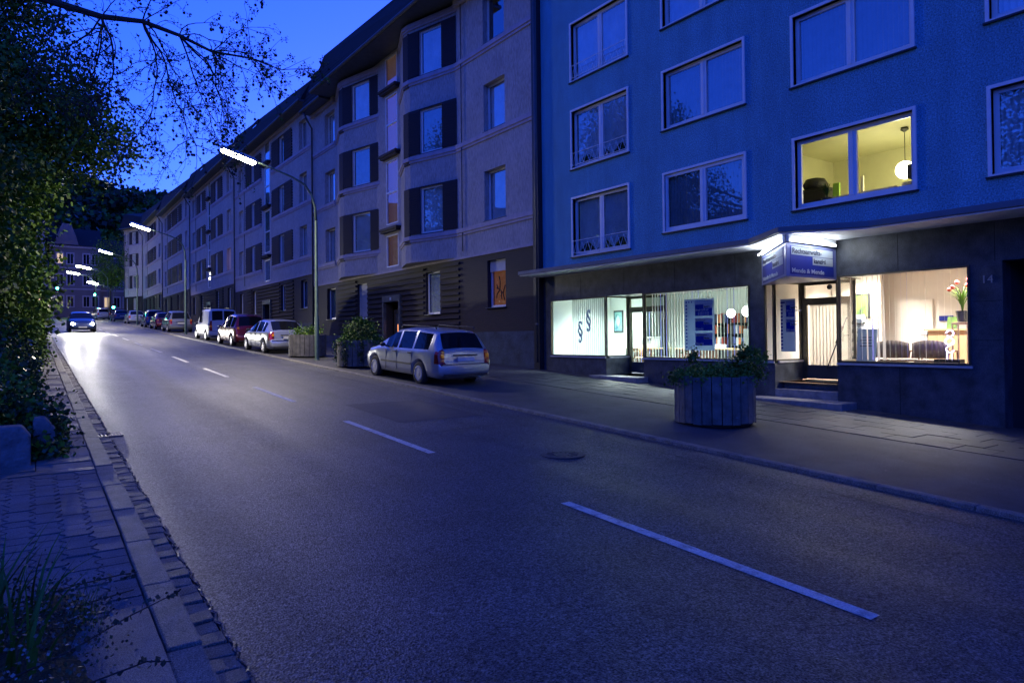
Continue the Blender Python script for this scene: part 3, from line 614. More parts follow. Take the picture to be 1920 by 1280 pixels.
blinds(X0+.2, 15.1, 16.75, 1.16, 2.9, 18, 8, [slat_m], 'vertical_blind', 'almost closed white vertical blind behind the paragraph signs in the left window', .094)
blinds(X0+.16, 10.02, 13.3, 1.16, 2.9, 33, 62, [slat_m, slat_m, slat_w, slat_m, slat_m, slat_b, slat_m, slat_b, slat_m, slat_m, slat_w], 'vertical_blind', 'half open vertical blind behind the notice panel in the long window', .09)
blinds(X0+.16, 5.45, 7.7, 1.2, 2.93, 20, 68, [slat_m, slat_b, slat_w, slat_w, slat_m, slat_w, slat_w, slat_m, slat_w, slat_b, slat_b, slat_m, slat_m, slat_w, slat_w, slat_b, slat_w, slat_w, slat_w, slat_w], 'vertical_blind', 'open vertical blind with blue and cream slats in the right window', .08, twist={13: 40, 14: 32, 15: 25, 16: 18})
blinds(DD1+.12, 13.6, 14.85, .95, 2.45, 11, 55, [slat_m, slat_m, slat_b], 'vertical_blind', 'vertical blind hanging behind the first glass door', .09)
blinds(DD2+.12, 8.22, 9.22, 1.0, 2.42, 12, 6, [slat_w], 'vertical_blind', 'closed cream vertical blind behind the second glass door', .115)
# ---------------------------------------------------------------- signs
blue_s = mat('sign_blue', (.006, .02, .26), .45); sign_w = thin('sign_white', (.6, .66, .74), .4); ink = mat('sign_ink', (.01, .015, .05), .4)
SG = thing('corner_sign', 'blue and white two-sided corner sign over the second door, lit from above', 'sign', (12.9, 8.2, 2.88))
A_, B_, C_ = (12.03, 7.8), (13.9, 7.84), (13.9, 9.65)
b = MB(); b.prism([A_, B_, C_], 2.88, 3.54); b.build('case', mat('sign_case', (.16, .19, .42), .35), SG, bevel=.01)
def signface(p, u, nrm, W, H, par, nm):
    u = Vector(u).normalized(); n_ = Vector(nrm).normalized(); p = Vector(p)
    def rect(a, c, z0, z1, d, m_, name):
        b = MB(); ctr = p+u*((a+c)/2)+Vector((0, 0, (z0+z1)/2))+n_*d; b.obox(ctr, u*((c-a)/2), n_*.002, Vector((0, 0, (z1-z0)/2))); return b
    P = rect(W*.07, W*.93, .05, H-.05, .004, None, '').build(nm, blue_s, par)
    bb = rect(W*.09, W*.91, H*.66, H*.90, .008, None, ''); bb.v += []; 
    b2_ = rect(W*.50, W*.91, H*.40, H*.645, .008, None, '')
    o = len(bb.v); bb.v += b2_.v; bb.f += [tuple(i+o for i in f) for f in b2_.f]; bb.mi += b2_.mi; bb.build('white_field', sign_w, P)
    T = lambda s, a, z, size, m_, sx, bold=0: text(s, size, m_, 'lettering', P, lookmat(p+u*a+n_*.013+Vector((0, 0, z)), u, n_), .001, bold, sx=sx)
    T('Rechtsanwalts-', W*.10, H*.71, H*.215, ink, W/H*.445, .003); T('kanzlei', W*.515, H*.455, H*.20, ink, W/H*.44, .004); T('Mende & Mende', W*.09, H*.13, H*.19, sign_w, W/H*.50, .002)
    return P
signface((*A_, 2.88), (1, .02, 0), (.02, -1, 0), 1.87, .66, SG, 'sign_panel')
signface((*C_, 2.88), (A_[0]-C_[0], A_[1]-C_[1], 0), (-.703, .711, 0), 2.6, .66, SG, 'sign_panel')
tube_s = mat('sign_tube', (1, 1, 1), .5, emit=1.6, ec=(.86, .93, 1))
b = MB(); b.tube([(12.15, 7.73, 3.585), (13.75, 7.77, 3.585)], .02, 8); b.tube([(12.05, 7.95, 3.585), (13.75, 9.62, 3.585)], .02, 8); b.build('light_tube', tube_s, SG, True)
b = MB(); b.box(12.1, 13.8, 7.78, 7.84, 3.56, 3.70); b.obox((12.99, 8.75, 3.63), (.86, .84, 0), (.02, -.02, 0), (0, 0, .07)); b.build('light_rail', greyframe, SG)
area('sign_lamp', (12.95, 7.68, 3.52), 1.6, .35, (.88, .94, 1), SG, direction=(0, .12, -1), size_y=.05)
area('sign_lamp', (12.85, 8.9, 3.52), 1.2, .25, (.88, .94, 1), SG, direction=(.1, -.1, -1), size_y=.05)
l = bpy.data.lights.new('sign_glow', 'POINT'); l.energy = .3; l.color = (.9, .96, 1); l.shadow_soft_size = .05
for (x, y) in ((13.2, 7.62), (13.1, 9.3)):
    lo = bpy.data.objects.new('sign_glow', l); col.objects.link(lo); lo.parent = SG; lo.location = Vector((x, y, 3.55))-Vector(SG.location)
# notice panel in the long window, and a smaller one in the narrow window
card_m = thin('card_blue', (.02, .07, .5), .5)
def noticeboard(x, y0, y1, z0, z1, lab, cards=3):
    t = thing('notice_panel', lab, 'sign', (x, (y0+y1)/2, z0)); W = y1-y0; H = z1-z0
    b = MB(); b.box(x, x+.012, y0, y1, z0, z1); b.build('board', thin('board_silver', (.5, .6, .68), .5), t)
    b = MB()
    for k in range(14): zz = z1-.08-k*(H-.16)/13; b.box(x-.004, x-.001, y1-W*.08-.025, y1-W*.08+.025, zz-.022, zz+.022)
    for k in (1, 2): b.box(x-.004, x-.001, y1-W*(.08+.09*k)-.02, y1-W*(.08+.09*k)+.02, z1-.10, z1-.06)
    b.build('square_marks', blue_s, t)
    rows_ = [('', 'kanzlei', 'Mende & Mende'), ('Rechtsanwalt', 'Karsten', 'Mende'), ('Rechtsanwältin', 'Martina', 'Mende')]
    zt = z1-.06
    for k in range(cards):
        ch = H*.29 if k == 0 else H*.235; ya = y1-W*.38; yb = y0+W*.06; z_b = zt-ch
        c = MB(); c.box(x-.004, x-.001, yb, ya, z_b, zt); C = c.build('card', card_m, t)
        c = MB(); mid = yb+(ya-yb)*.5; c.box(x-.007, x-.0045, yb+.01, ya-.01, zt-ch*.24, zt-.01); c.box(x-.007, x-.0045, yb+.006, mid, zt-ch*.5, zt-ch*.25); c.build('white_field', sign_w, C)
        r1, r2, r3 = rows_[k]; cw_ = ya-yb
        TT = lambda s, y, z, size, m_, sx, bd=0: text(s, size, m_, 'lettering', C, lookmat((x-.009, y, z), (0, -1, 0), (-1, 0, 0)), .0008, bd, sx=sx)
        if r1: TT(r1, ya-.03, zt-ch*.21, ch*.19, ink, .95)
        TT(r2, mid-.015, zt-ch*.46, ch*.2, ink, .85, .002); TT(r3, ya-.02, z_b+(ch*.07 if k else ch*.33), ch*.27 if k else ch*.2, sign_w, 1.05 if k else .82, .002)
        if k == 0:
            c = MB()
            for q in range(3):
                for (a_, e_) in ((.12, .2), (.24, .4), (.44, .5), (.54, .62), (.66, .76)): c.box(x-.008, x-.005, ya-cw_*e_-.03, ya-cw_*a_-.03, z_b+.02+q*.03, z_b+.036+q*.03)
            c.build('small_print', sign_w, C)
        zt = z_b-H*.05
    return t
noticeboard(X0+.03, 11.06, 12.02, 1.36, 2.68, 'silver notice panel with three blue name cards hanging in the long office window')
noticeboard(X0+.2, 8.95, 9.32, 1.35, 2.55, 'narrow silver notice panel seen in the small side window by the steps', 2)
# paragraph symbols on the left window
para = thin('frosted_film', (.42, .55, .64), .35)
PS = thing('paragraph_sign', 'two frosted paragraph symbols stuck on the left shop window', 'window lettering', (X0-.01, 15.9, 1.7))
text('§', .72, para, 'symbol', PS, lookmat((X0-.008, 15.86, 2.06), (0, -1, 0), (-1, 0, 0)), .001, .008, sx=.85)
text('§', .72, para, 'symbol', PS, lookmat((X0-.008, 16.25, 1.72), (0, -1, 0), (-1, 0, 0)), .001, .008, sx=.85)
# neon paragraph
NP = thing('neon_sign', 'glowing violet white neon paragraph sign standing in the right window', 'neon sign', (X0+.3, 6.05, 1.19))
b = MB(); b.box(X0+.2, X0+.42, 5.62, 6.06, 1.15, 1.24); b.build('base', black, NP)
P = []
for i in range(49):
    q = i/48
    # an S over an S: two interlocked loops
    a = q*2*math.pi
    P.append((X0+.3, 6.05+.085*math.sin(a*1.0), 1.74+.18*math.sin(a*.5)*0+0.0))
cen = [(6.11, 1.98), (6.07, 2.04), (6.0, 2.04), (5.965, 1.98), (5.99, 1.91), (6.06, 1.85), (6.12, 1.79), (6.125, 1.71), (6.07, 1.655), (6.0, 1.66), (5.965, 1.72), (5.975, 1.79), (6.03, 1.86), (6.09, 1.91)]
cen2 = [(5.975, 1.75), (6.02, 1.67), (6.07, 1.61), (6.11, 1.55), (6.10, 1.48), (6.05, 1.44), (5.99, 1.45), (5.97, 1.5)]
def smooth_path(c, n=5):
    out = []; k = len(c)
    for i in range(k-1):
        p0, p1, p2, p3 = c[max(i-1, 0)], c[i], c[i+1], c[min(i+2, k-1)]
        for j in range(n):
            t = j/n; out.append(tuple(.5*((2*p1[a])+(-p0[a]+p2[a])*t+(2*p0[a]-5*p1[a]+4*p2[a]-p3[a])*t*t+(-p0[a]+3*p1[a]-3*p2[a]+p3[a])*t**3) for a in (0, 1)))
    out.append(c[-1]); return out
b = MB()
for c in (cen, cen2): b.tube([(X0+.3, 5.83+(y-6.05)*.9, 1.24+(z-1.25)*.68) for y, z in smooth_path(c)], .008, 6)
for y in (5.79, 5.87): b.tube([(X0+.3, y, 1.24), (X0+.3, y, 1.39)], .007, 6)
b.build('tube', mat('neon_tube', (.8, .75, 1), .5, emit=1.1, ec=(.55, .45, 1)), NP, True)
l = bpy.data.lights.new('neon_light', 'POINT'); l.energy = .5; l.color = (.35, .25, 1); l.shadow_soft_size = .15; lo = bpy.data.objects.new('neon_light', l); col.objects.link(lo); lo.parent = NP; lo.location = (.05, 0, .55)
# ---------------------------------------------------------------- things inside the office
wood = mat('beech', (.5, .34, .19), .4, .12, 3, streak=(1, 8, 1)); dwood = mat('brown_wood', (.2, .1, .06), .4, .2, 5)
def framed(x, y, z, w_, h_, name, lab, pm, fm, axis='x', ncol=None):
    t = thing(name, lab, 'picture', (x, y, z))
    b = MB(); 
    if axis == 'x': b.box(x-.03, x, y-w_/2, y+w_/2, z-h_/2, z+h_/2)
    else: b.box(x-w_/2, x+w_/2, y-.03, y, z-h_/2, z+h_/2)
    b.build('frame', fm, t); b = MB(); k = .05
    if axis == 'x': b.box(x-.036, x-.031, y-w_/2+k, y+w_/2-k, z-h_/2+k, z+h_/2-k)
    else: b.box(x-w_/2+k, x+w_/2-k, y-.036, y-.031, z-h_/2+k, z+h_/2-k)
    b.build('canvas', pm, t); return t
pic1 = mat('blue_painting', (.03, .12, .2), .5, .9, 5, c2=(.25, .55, .5)); pic2 = mat('green_painting', (.02, .03, .03), .5, .9, 4, c2=(.2, .4, .05)); pic3 = mat('navy_painting', (.04, .08, .16), .5, .6, 2)
framed(X0+2.8, 17.32, 2.25, .46, .76, 'wall_picture', 'blue picture with a pale leaf shape on the white office wall', pic1, darkmetal)
pn = MB(); pn.box(X0+2.81, X0+2.9, 16.2, 17.74, .62, 3.18); pn.build('partition', wall_cool, BB)
b = MB()
for k in range(12):
    a = k/11; b.box(X0+2.758, X0+2.762, 17.32-.09*math.sin(math.pi*a)-.004, 17.32+.09*math.sin(math.pi*a)+.004, 2.05+.4*a, 2.05+.4*(a+.09))
o = b.build('leaf_motif', mat('pale_leaf', (.4, .7, .62), .5), [x for x in col.objects if x.name == 'wall_picture'][0])
framed(X0+2.9, 8.84, 2.42, .40, .62, 'wall_picture', 'dark picture with green shapes in a thick black frame in the waiting room', pic2, black)
framed(X0+3.69, 6.0, 2.15, .9, .8, 'wall_picture', 'large navy picture above the wooden counter', pic3, pic3)
framed(X0+3.69, 6.2, 2.9, .9, .28, 'wall_picture', 'grey landscape picture near the ceiling of the waiting room', mat('grey_print', (.3, .3, .31), .5, .3, 5), greyframe)
pn = MB(); pn.box(X0+2.91, X0+3.0, 8.4, 9.64, .7, 3.24); pn.build('partition', wall_warm, BB)
# small blue room sign and square marks on the inner wall
b = MB(); b.box(X0+3.66, X0+3.69, 7.12, 7.42, 2.02, 2.14); o = single(b, 'room_sign', blue_s, 'small blue name plate on the waiting room wall', 'sign', (X0+3.68, 7.27, 2.08))
b = MB()
for k in range(6): b.box(X0+3.68, X0+3.695, 7.66, 7.72, 1.86+.095*k, 1.91+.095*k)
b.box(X0+3.68, X0+3.695, 7.92, 7.98, 2.33, 2.38); single(b, 'wall_squares', ink, 'column of small black square marks on the waiting room wall', 'wall decoration', (X0+3.69, 7.69, 2.1))
b = MB(); b.box(X0+3.64, X0+3.69, 7.55, 8.35, .68, 2.55); o = b.build('inner_door', wall_warm, BB)
b = MB(); b.tube([(X0+3.6, 7.65, 1.7), (X0+3.6, 7.8, 1.7)], .012, 6); b.box(X0+3.62, X0+3.64, 7.63, 7.67, 1.55, 1.78); b.build('door_handle', gutter_m, o)
# counter
ct = thing('counter', 'beech reception counter behind the neon sign', 'counter', (X0+3.0, 6.0, .67))
b = MB(); b.box(X0+2.7, X0+3.2, 5.2, 7.25, .67, 1.79); b.build('body', wood, ct); b = MB(); b.box(X0+2.6, X0+3.3, 5.18, 7.3, 1.792, 1.83); b.build('top', wood, ct)
b = MB(); b.obox((X0+2.95, 6.85, 1.965), (.01, 0, .0), (0, .1, 0), (.03, 0, .13)); single(b, 'photo_frame', pic2, 'small standing photo frame on the reception counter', 'photo frame', (X0+2.95, 6.85, 1.83))
# flower plant
fp = spiky('flower_plant', 'tall potted plant with green leaves and pink flowers at the right window edge', 'plant', (X0+1.2, 5.95, 1.95), .8, 60, .42, leaf2, group=None, w=.016)
b = MB()
for k in range(9): a = random.uniform(0, 6.3); b.ball((X0+1.2+.16*math.cos(a), 5.97+.2*math.sin(a), 2.72+random.uniform(-.12, .1)), .045, 5)
b.build('flower', mat('pink_petal', (.75, .12, .12), .6), fp, True)
b = MB(); b.box(X0+1.05, X0+1.35, 5.8, 6.1, 1.90, 1.945); [b.box(X0+1.05+.27*i, X0+1.08+.27*i, 5.8+.27*j, 5.83+.27*j, .67, 1.90) for i in (0, 1) for j in (0, 1)]; single(b, 'plant_stand', wood, 'slim beech stand carrying the flowering plant', 'stand', (X0+1.2, 5.95, .67), bevel=.01)
# chairs in the waiting room (seen from behind through the window)
chair_m = mat('chair_brown', (.10, .07, .055), .55); chrome = mat('chrome', (.6, .6, .62), .15, metal=1)
def chair(loc, lab, grp, cm, fm, rz=0, w_=.56):
    t = thing('chair', lab, 'chair', (0, 0, 0), grp)
    b = MB(); b.box(-.24, .24, -w_/2+.04, w_/2-.04, .42, .47); b.build('seat', cm, t, bevel=.02)
    b = MB(); n = 8
    for k in range(n):
        y0, y1 = -w_/2+w_*k/n, -w_/2+w_*(k+1)/n; c0, c1 = -.22-.05*(1-(2*y0/w_)**2), -.22-.05*(1-(2*y1/w_)**2); h0, h1 = .86-.06*(2*y0/w_)**2, .86-.06*(2*y1/w_)**2
        b.add([(c0, y0, .5), (c0+.03, y0, .5), (c1+.03, y1, .5), (c1, y1, .5), (c0, y0, h0), (c0+.03, y0, h0), (c1+.03, y1, h1), (c1, y1, h1)], [(0, 3, 2, 1), (4, 5, 6, 7), (0, 1, 5, 4), (1, 2, 6, 5), (2, 3, 7, 6), (3, 0, 4, 7)])
    b.build('backrest', cm, t, True)
    for sx in (-.21, .21):
        for sy in (-1, 1): b = MB(); b.tube([(sx, sy*(w_/2-.03), 0), (sx*.95, sy*(w_/2-.03), .43)], .014, 6); b.build('leg', fm, t)
    for sy in (-1, 1): b = MB(); b.tube([(-.22, sy*(w_/2), .5), (-.18, sy*(w_/2), .64), (.18, sy*(w_/2), .64), (.2, sy*(w_/2), .45)], .018, 6); b.build('armrest', fm, t)
    t.location = loc; t.rotation_euler = (0, 0, rz); return t
chair((X0+.75, 7.0, .74), 'brown waiting room chair, the left one of the pair below the right window', 'waiting room chairs', chair_m, dwood, 0, .66)
chair((X0+.75, 6.28, .74), 'brown waiting room chair, the right one of the pair, beside the neon sign', 'waiting room chairs', chair_m, dwood, 0, .66)
chair((X0+1.6, 15.0, .62), 'beech shell chair with chrome legs in the white office', None, wood, chrome, R(200), .5)
# brochure stand
bs = thing('brochure_stand', 'tall rack of white brochures beside the second door', 'brochure rack', (X0+1.5, 8.15, .67))
b = MB(); b.tube([(X0+1.5, 8.15, .67), (X0+1.5, 8.15, 2.15)], .015, 6); b.lathe([(.2, .67), (.2, .69)], (X0+1.5, 8.15, 0), 14); b.build('pole', darkmetal, bs)
for k in range(6):
    z = 1.0+.2*k; b = MB(); b.obox((X0+1.42, 8.15, z), (.11, 0, .035), (0, .17, 0), (-.001, 0, .006)); b.build('shelf', darkmetal, bs)
    b = MB(); b.obox((X0+1.40, 8.15, z+.075), (.08, 0, .05), (0, .12, 0), (-.02, 0, .05)); b.build('brochures', sign_w, bs)
# standing board with hours
hb = thing('info_board', 'light blue info board leaning upright inside the right window', 'sign', (X0+.35, 7.42, 1.16))
b = MB(); b.obox((X0+.35, 7.42, 1.5), (.005, 0, .0), (0, .2, 0), (.05, 0, .34)); b.build('board', mat('pale_blue_board', (.22, .33, .42), .5), hb)
b = MB()
for k in range(5): b.obox((X0+.335+.012*k*.6, 7.42, 1.42+.06*k), (.001, 0, 0), (0, .14 if k % 2 else .1, 0), (.001, 0, .008))
b.build('lettering', ink, hb)
# desks, monitor, lamp and shelves in the white office
def desk(x, y, lab, rz=0, L=1.6):
    t = thing('desk', lab, 'desk', (x, y, .62), 'office desks'); b = MB(); b.box(x-.4, x+.4, y-L/2, y+L/2, 1.33, 1.36); b.build('desk_top', wood, t)
    b = MB(); b.box(x-.38, x-.35, y-L/2+.1, y+L/2-.1, .8, 1.33); b.build('front_panel', dwood, t)
    for s_ in (-1, 1): b = MB(); b.box(x-.35, x+.35, y+s_*(L/2-.04)-.02, y+s_*(L/2-.04)+.02, .62, 1.33); b.build('leg', darkmetal, t)
    return t
desk(X0+1.6, 10.8, 'beech office desk under the slim desk lamp', L=1.5); desk(X0+2.3, 13.2, 'beech office desk behind the middle of the long window', L=1.7); desk(X0+2.2, 15.4, 'beech office desk below the blue leaf picture', L=1.3)
mo = thing('monitor', 'grey back of a bulky computer monitor on the right desk', 'monitor', (X0+1.5, 11.0, 1.365))
b = MB(); b.obox((X0+1.5, 11.0, 1.66), (.03, .03, 0), (-.15, .17, 0), (0, 0, .24)); b.build('screen', mat('screen_grey', (.25, .28, .3), .4), mo); b = MB(); b.box(X0+1.4, X0+1.6, 10.9, 11.1, 1.366, 1.42); b.build('foot', darkmetal, mo)
dl = thing('desk_lamp', 'slim black articulated desk lamp with its arm reaching left', 'lamp', (X0+1.5, 10.3, 1.365))
b = MB(); b.lathe([(.09, 1.366), (.09, 1.39), (.02, 1.4)], (X0+1.5, 10.3, 0), 12); b.tube([(X0+1.5, 10.3, 1.39), (X0+1.45, 10.5, 2.0)], .01, 6); b.tube([(X0+1.45, 10.18, 1.9), (X0+1.45, 11.0, 2.35)], .01, 6); b.build('arm', black, dl)
b = MB(); b.tube([(X0+1.45, 10.9, 2.3), (X0+1.45, 11.12, 2.36)], .03, 8); b.build('lamp_shade', black, dl)
for (x, y, z, r_, e, lb) in ((X0+1.3, 11.02, 2.35, .13, 3, 'bright round desk lamp globe beside the notice panel'), (X0+2.2, 12.2, 2.35, .12, 3, 'bright round lamp globe deeper in the office, left of the notice panel')):
    t = thing('globe_lamp', lb, 'lamp', (x, y, z)); b = MB(); b.ball((x, y, z), r_, 10); b.build('globe', tube_m, t, True); b = MB(); b.tube([(x, y, z+r_), (x, y, 3.19)], .006, 5); b.build('cable', black, t)
sh = thing('bookshelf', 'dark shelf packed with red, blue and white binders at the back of the office', 'bookshelf', (X0+4.3, 13.2, .62))
b = MB()
for z in (.62, 1.0, 1.38, 1.76, 2.1): b.box(X0+4.1, X0+4.5, 11.4, 14.9, z, z+.025)
b.box(X0+4.5, X0+4.55, 11.4, 14.9, .62, 2.3)
for y in (11.4, 12.55, 13.7, 14.88): b.box(X0+4.1, X0+4.5, y, y+.03, .645, 2.3)
b.build('case', black, sh)
cols = [mat('binder_'+n, c, .5) for n, c in (('red', (.35, .05, .03)), ('navy', (.03, .05, .15)), ('white', (.6, .6, .6)), ('orange', (.5, .17, .06)), ('black', (.02, .02, .02)))]
for z in (.645, 1.025, 1.405, 1.785, 2.125):
    b = MB(); y = 11.45
    while y < 14.8:
        t_ = random.choice((.05, .08, .08)); b.cur = random.choice((0, 1, 1, 2, 3, 4, 4)); b.box(X0+4.12, X0+4.4, y, y+t_-.004, z, z+random.uniform(.22, .31)); y += t_+(.2 if random.random() < .1 else 0)
    b.build('binders', cols, sh)
b = MB()
for k in range(14): y = random.uniform(10.3, 15.9); x = X0+(1.6 if y < 11.6 else 2.3 if y < 14 else 2.2)+random.uniform(-.25, .25); 
pp = MB(); pp.box(X0+2.1, X0+2.5, 12.6, 13.1, 1.365, 1.47); pp.box(X0+2.0, X0+2.3, 13.3, 13.7, 1.365, 1.43); single(pp, 'paper_stack', sign_w, 'stacks of white paper on the middle office desk', 'paper', (X0+2.3, 13, 1.365))
pp = MB(); pp.box(X0+2.0, X0+2.4, 15.05, 15.75, 1.365, 1.66); pp.box(X0+1.98, X0+2.42, 15.03, 15.4, 1.665, 1.70); single(pp, 'printer', mat('printer_grey', (.35, .36, .36), .5), 'grey office printer on the desk below the blue picture', 'printer', (X0+2.2, 15.4, 1.365), bevel=.015)
cb2 = MB(); cb2.box(X0+4.0, X0+4.55, 9.99, 11.0, .62, 2.6); single(cb2, 'wooden_cupboard', wood, 'tall beech cupboard at the right end of the white office', 'cupboard', (X0+4.3, 10.5, .62), bevel=.01)
wpot = spiky('office_plant', 'dry looking grassy plant standing behind the first glass door', 'plant', (X0+1.7, 14.0, .62), 1.1, 30, .4, mat('dry_leaf', (.2, .2, .1), .6), pot=.2, pm=sign_w)
b = MB(); b.box(X0+2.76, X0+2.81, 17.1, 17.18, 1.5, 1.58)
# ---------------------------------------------------------------- terrace houses
def rowhouse(y0, y1, Xa, Xb, off, blocks, plains, stair, label, bays=False, sashfn=None, idx=0):
    L = math.hypot(Xb-Xa, y1-y0); fr = ((Xa, y0), ((Xb-Xa)/L, (y1-y0)/L)); U = lambda y: (y-y0)*L/(y1-y0)
    H = thing('terrace_house', label, 'house', (Xa+3, (y0+y1)/2, G(y0)-.2), 'terrace houses along the far side of the street')
    z0g = G(y0)-1.0; zb = 4.93+off; zt = 15.2+off
    fl = [(6.08, 7.95), (9.42, 11.2), (12.7, 14.5)]
    holes_u = []; holes_g = []; ws = []
    for (a, c) in plains:
        for k, (za, zc_) in enumerate(fl): holes_u.append((U(a), U(c), za+off, zc_+off, .3)); ws.append((U(a), U(c), za+off, zc_+off, .22, 'p', k))
        holes_g.append((U(a)+.1, U(c)-.1, 2.85+off, 4.6+off, .22)); ws.append((U(a)+.1, U(c)-.1, 2.85+off, 4.6+off, .2, 'g', 0))
    panels = []
    if not bays:
        for (a, c) in blocks:
            mids = [(a+c)/2] if c-a < 6 else [a+(c-a)*.27, a+(c-a)*.75]
            for k, (za, zc_) in enumerate(fl):
                hs = [(U(m_)-.56, U(m_)+.56) for m_ in mids]; panels.append((U(a), U(c), za+off-.02, zc_+off+.05, hs, za+off, zc_+off))
                for h_ in hs: holes_u.append((h_[0], h_[1], za+off, zc_+off, .2)); ws.append((h_[0], h_[1], za+off, zc_+off, .08, 'b', k))
            for m_ in mids: holes_g.append((U(m_)-.5, U(m_)+.5, 2.85+off, 4.6+off, .22)); ws.append((U(m_)-.5, U(m_)+.5, 2.85+off, 4.6+off, .18, 'g', 1))
    else:
        for m_ in (25.5, 32.85): holes_g.append((U(m_)-.62, U(m_)+.62, 2.75+off, 4.55+off, .22)); ws.append((U(m_)-.62, U(m_)+.62, 2.75+off, 4.55+off, .15, 's' if m_ > 30 else 'g', 1))
    sp = []
    if stair:
        for (za, zc_) in ((13.54, 15.0), (10.48, 13.17), (7.1, 10.1), (5.09, 6.6)):
            holes_u.append((U(stair[0]), U(stair[1]), za+off, zc_+off, .12)); sp.append((U(stair[0]), U(stair[1]), za+off, zc_+off))
        zd = G(stair[0])+.15; du = (U(stair[0])-.15, U(stair[1])+.15); holes_g.append((du[0], du[1], z0g, 3.45+off, .35))
    b = MB(); b.wall(fr, 0, L, zb, zt, holes_u)
    D = 11
    for (p, q) in (((*FP(fr, 0, 0),), (*FP(fr, 0, -D),)), ((*FP(fr, L, 0),), (*FP(fr, L, -D),)), ((*FP(fr, 0, -D),), (*FP(fr, L, -D),))): b.quad((*p, z0g), (*q, z0g), (*q, zt+1), (*p, zt+1))
    b.build('wall', mauve, H)
    b = MB(); b.wall(fr, 0, L, z0g, zb, holes_g, n=-.03); b.build('brick_storey', brick, H)
    # ribbed bands around the door and below the blocks
    if blocks:
        ra, rb2 = U(blocks[0][0])-.05, U(blocks[-1][1])+.05; rb = MB(); z = 2.05+off
        hg = [h for h in holes_g]
        while z < 4.75+off:
            segs = [(ra, rb2)]
            for h in hg:
                if h[2]-.12 < z+.07 and z < h[3]+.12:
                    ns = []
                    for (s0, s1) in segs:
                        if h[1]+.1 <= s0 or h[0]-.1 >= s1: ns.append((s0, s1)); continue
                        if h[0]-.1 > s0: ns.append((s0, h[0]-.1))
                        if h[1]+.1 < s1: ns.append((h[1]+.1, s1))
                    segs = ns
            for (s0, s1) in segs: rb.fbox(fr, s0, s1, -.028, .045, z, z+.10)
            z += .235
        rb.build('brick_ribs', brick, H)
    b = MB()
    def sb(a, c): b.fbox(fr, a, c, -.025, .06, z0g, 1.95+off)
    if stair: sb(0, du[0]-.25); sb(du[1]+.25, L)
    else: sb(0, L)
    b.build('stone_base', stonebase, H)
    # courses
    c_ = MB()
    spans = [(0, L)]
    if stair: spans = [(0, U(stair[0])-.6), (U(stair[1])+.6, L)]
    if bays: spans = [(0, U(23.36)), (U(36.3), L)]
    for (a, c) in spans:
        for z in (6.03, 9.37, 12.65):
            c_ = MB(); c_.fbox(fr, a, c, .002, .09, z+off-.16, z+off); c_.fbox(fr, a, c, .002, .05, z+off-.26, z+off-.162); c_.build('moulding', trim_m, H)
    for (a, c) in (spans if bays else [(0, L)]): c_ = MB(); c_.fbox(fr, a, c, .002, .16, 14.85+off, 15.12+off); c_.build('cornice', trim_m, H)
    c_ = MB(); c_.fbox(fr, 0, L, -.028, .02, zb-.09, zb+.0); c_.build('brick_course', trim_m, H)
    # brick panels with toothed edges
    for (a, c, za, zc_, hs, wa, wc) in panels:
        p = MB(); p.wall(fr, a, c, za, zc_, [(h[0], h[1], wa, wc, .05) for h in hs], .05, .05); p.fbox(fr, a, c, .0, .048, za-.03, za-.001); 
        z = za
        while z < zc_-.1: p.fbox(fr, a-.05, a-.001, .002, .06, z, z+.09); p.fbox(fr, c+.001, c+.05, .002, .06, z, z+.09); z += .18
        for h in hs:
            z = za+.12
            while z < zc_-.1:
                for (s0, s1) in ((a, h[0]-.02), (h[1]+.02, c)):
                    if s1 > s0: p.fbox(fr, s0, s1, .051, .075, z, z+.06)
                z += .22
        p.build('brick_panel', brick_p, H)
    # stair windows
    lit_s = mat('stair_glow', (.45, .25, .16), .6, emit=.007, ec=(1, .42, .26)) if bays else glass
    for i, (a, c, za, zc_) in enumerate(sp):
        W = MB(); f = .06
        W.fbox(fr, a, c, -.07, .0, za, za+f); W.fbox(fr, a, c, -.07, .0, zc_-f, zc_); W.fbox(fr, a, a+f, -.07, 0, za+f, zc_-f); W.fbox(fr, c-f, c, -.07, 0, za+f, zc_-f)
        if zc_-za > 2: W.fbox(fr, a+f, c-f, -.07, -.002, (za+zc_)/2-.04, (za+zc_)/2+.04)
        Wn = W.build('stair_window', white, H); g = MB(); g.fbox(fr, a+f, c-f, -.05, -.04, za+f, zc_-f); g.build('pane', glass2, Wn)
        k = MB(); k.fbox(fr, a, c, -.16, -.13, za, zc_); k.build('glass_bricks', lit_s if bays else curtain_d, Wn)
        if i: W = MB(); W.fbox(fr, a-.22, c+.22, .0, .22, zc_+.1, zc_+.19); W.fbox(fr, a-.3, c+.3, 0, .28, zc_+.192, zc_+.30); W.build('brick_ledge', brick_p, H)
    for i, (a, c, za, zc_, dp, kd, k) in enumerate(ws):
        if c-a < .3: continue
        r_ = random.random()
        cur = shutter_m if kd == 's' else ('dim' if r_ < .35 else 'net' if r_ < .9 else None)
        lab = None
        if bays and kd == 'g' and k == 0 and a < 5:
            cur = mat('lit_orange_curtain', (.55, .2, .07), .8, .2, 3, emit=.011, ec=(1, .38, .16)); lab = 'window with an orange lit curtain under a half lowered shutter'
        if idx == 3 and kd == 'p' and k == 0 and i < 2: cur = mat('lit_blind', (.7, .4, .25), .8, emit=.05, ec=(1, .5, .3)); lab = 'small window lit warm orange'
        W = window(H, fr, a, c, za, zc_, dp, 1, 0, .07, cur, fmat=white, back=(idx < 3), label=lab, sill=True)
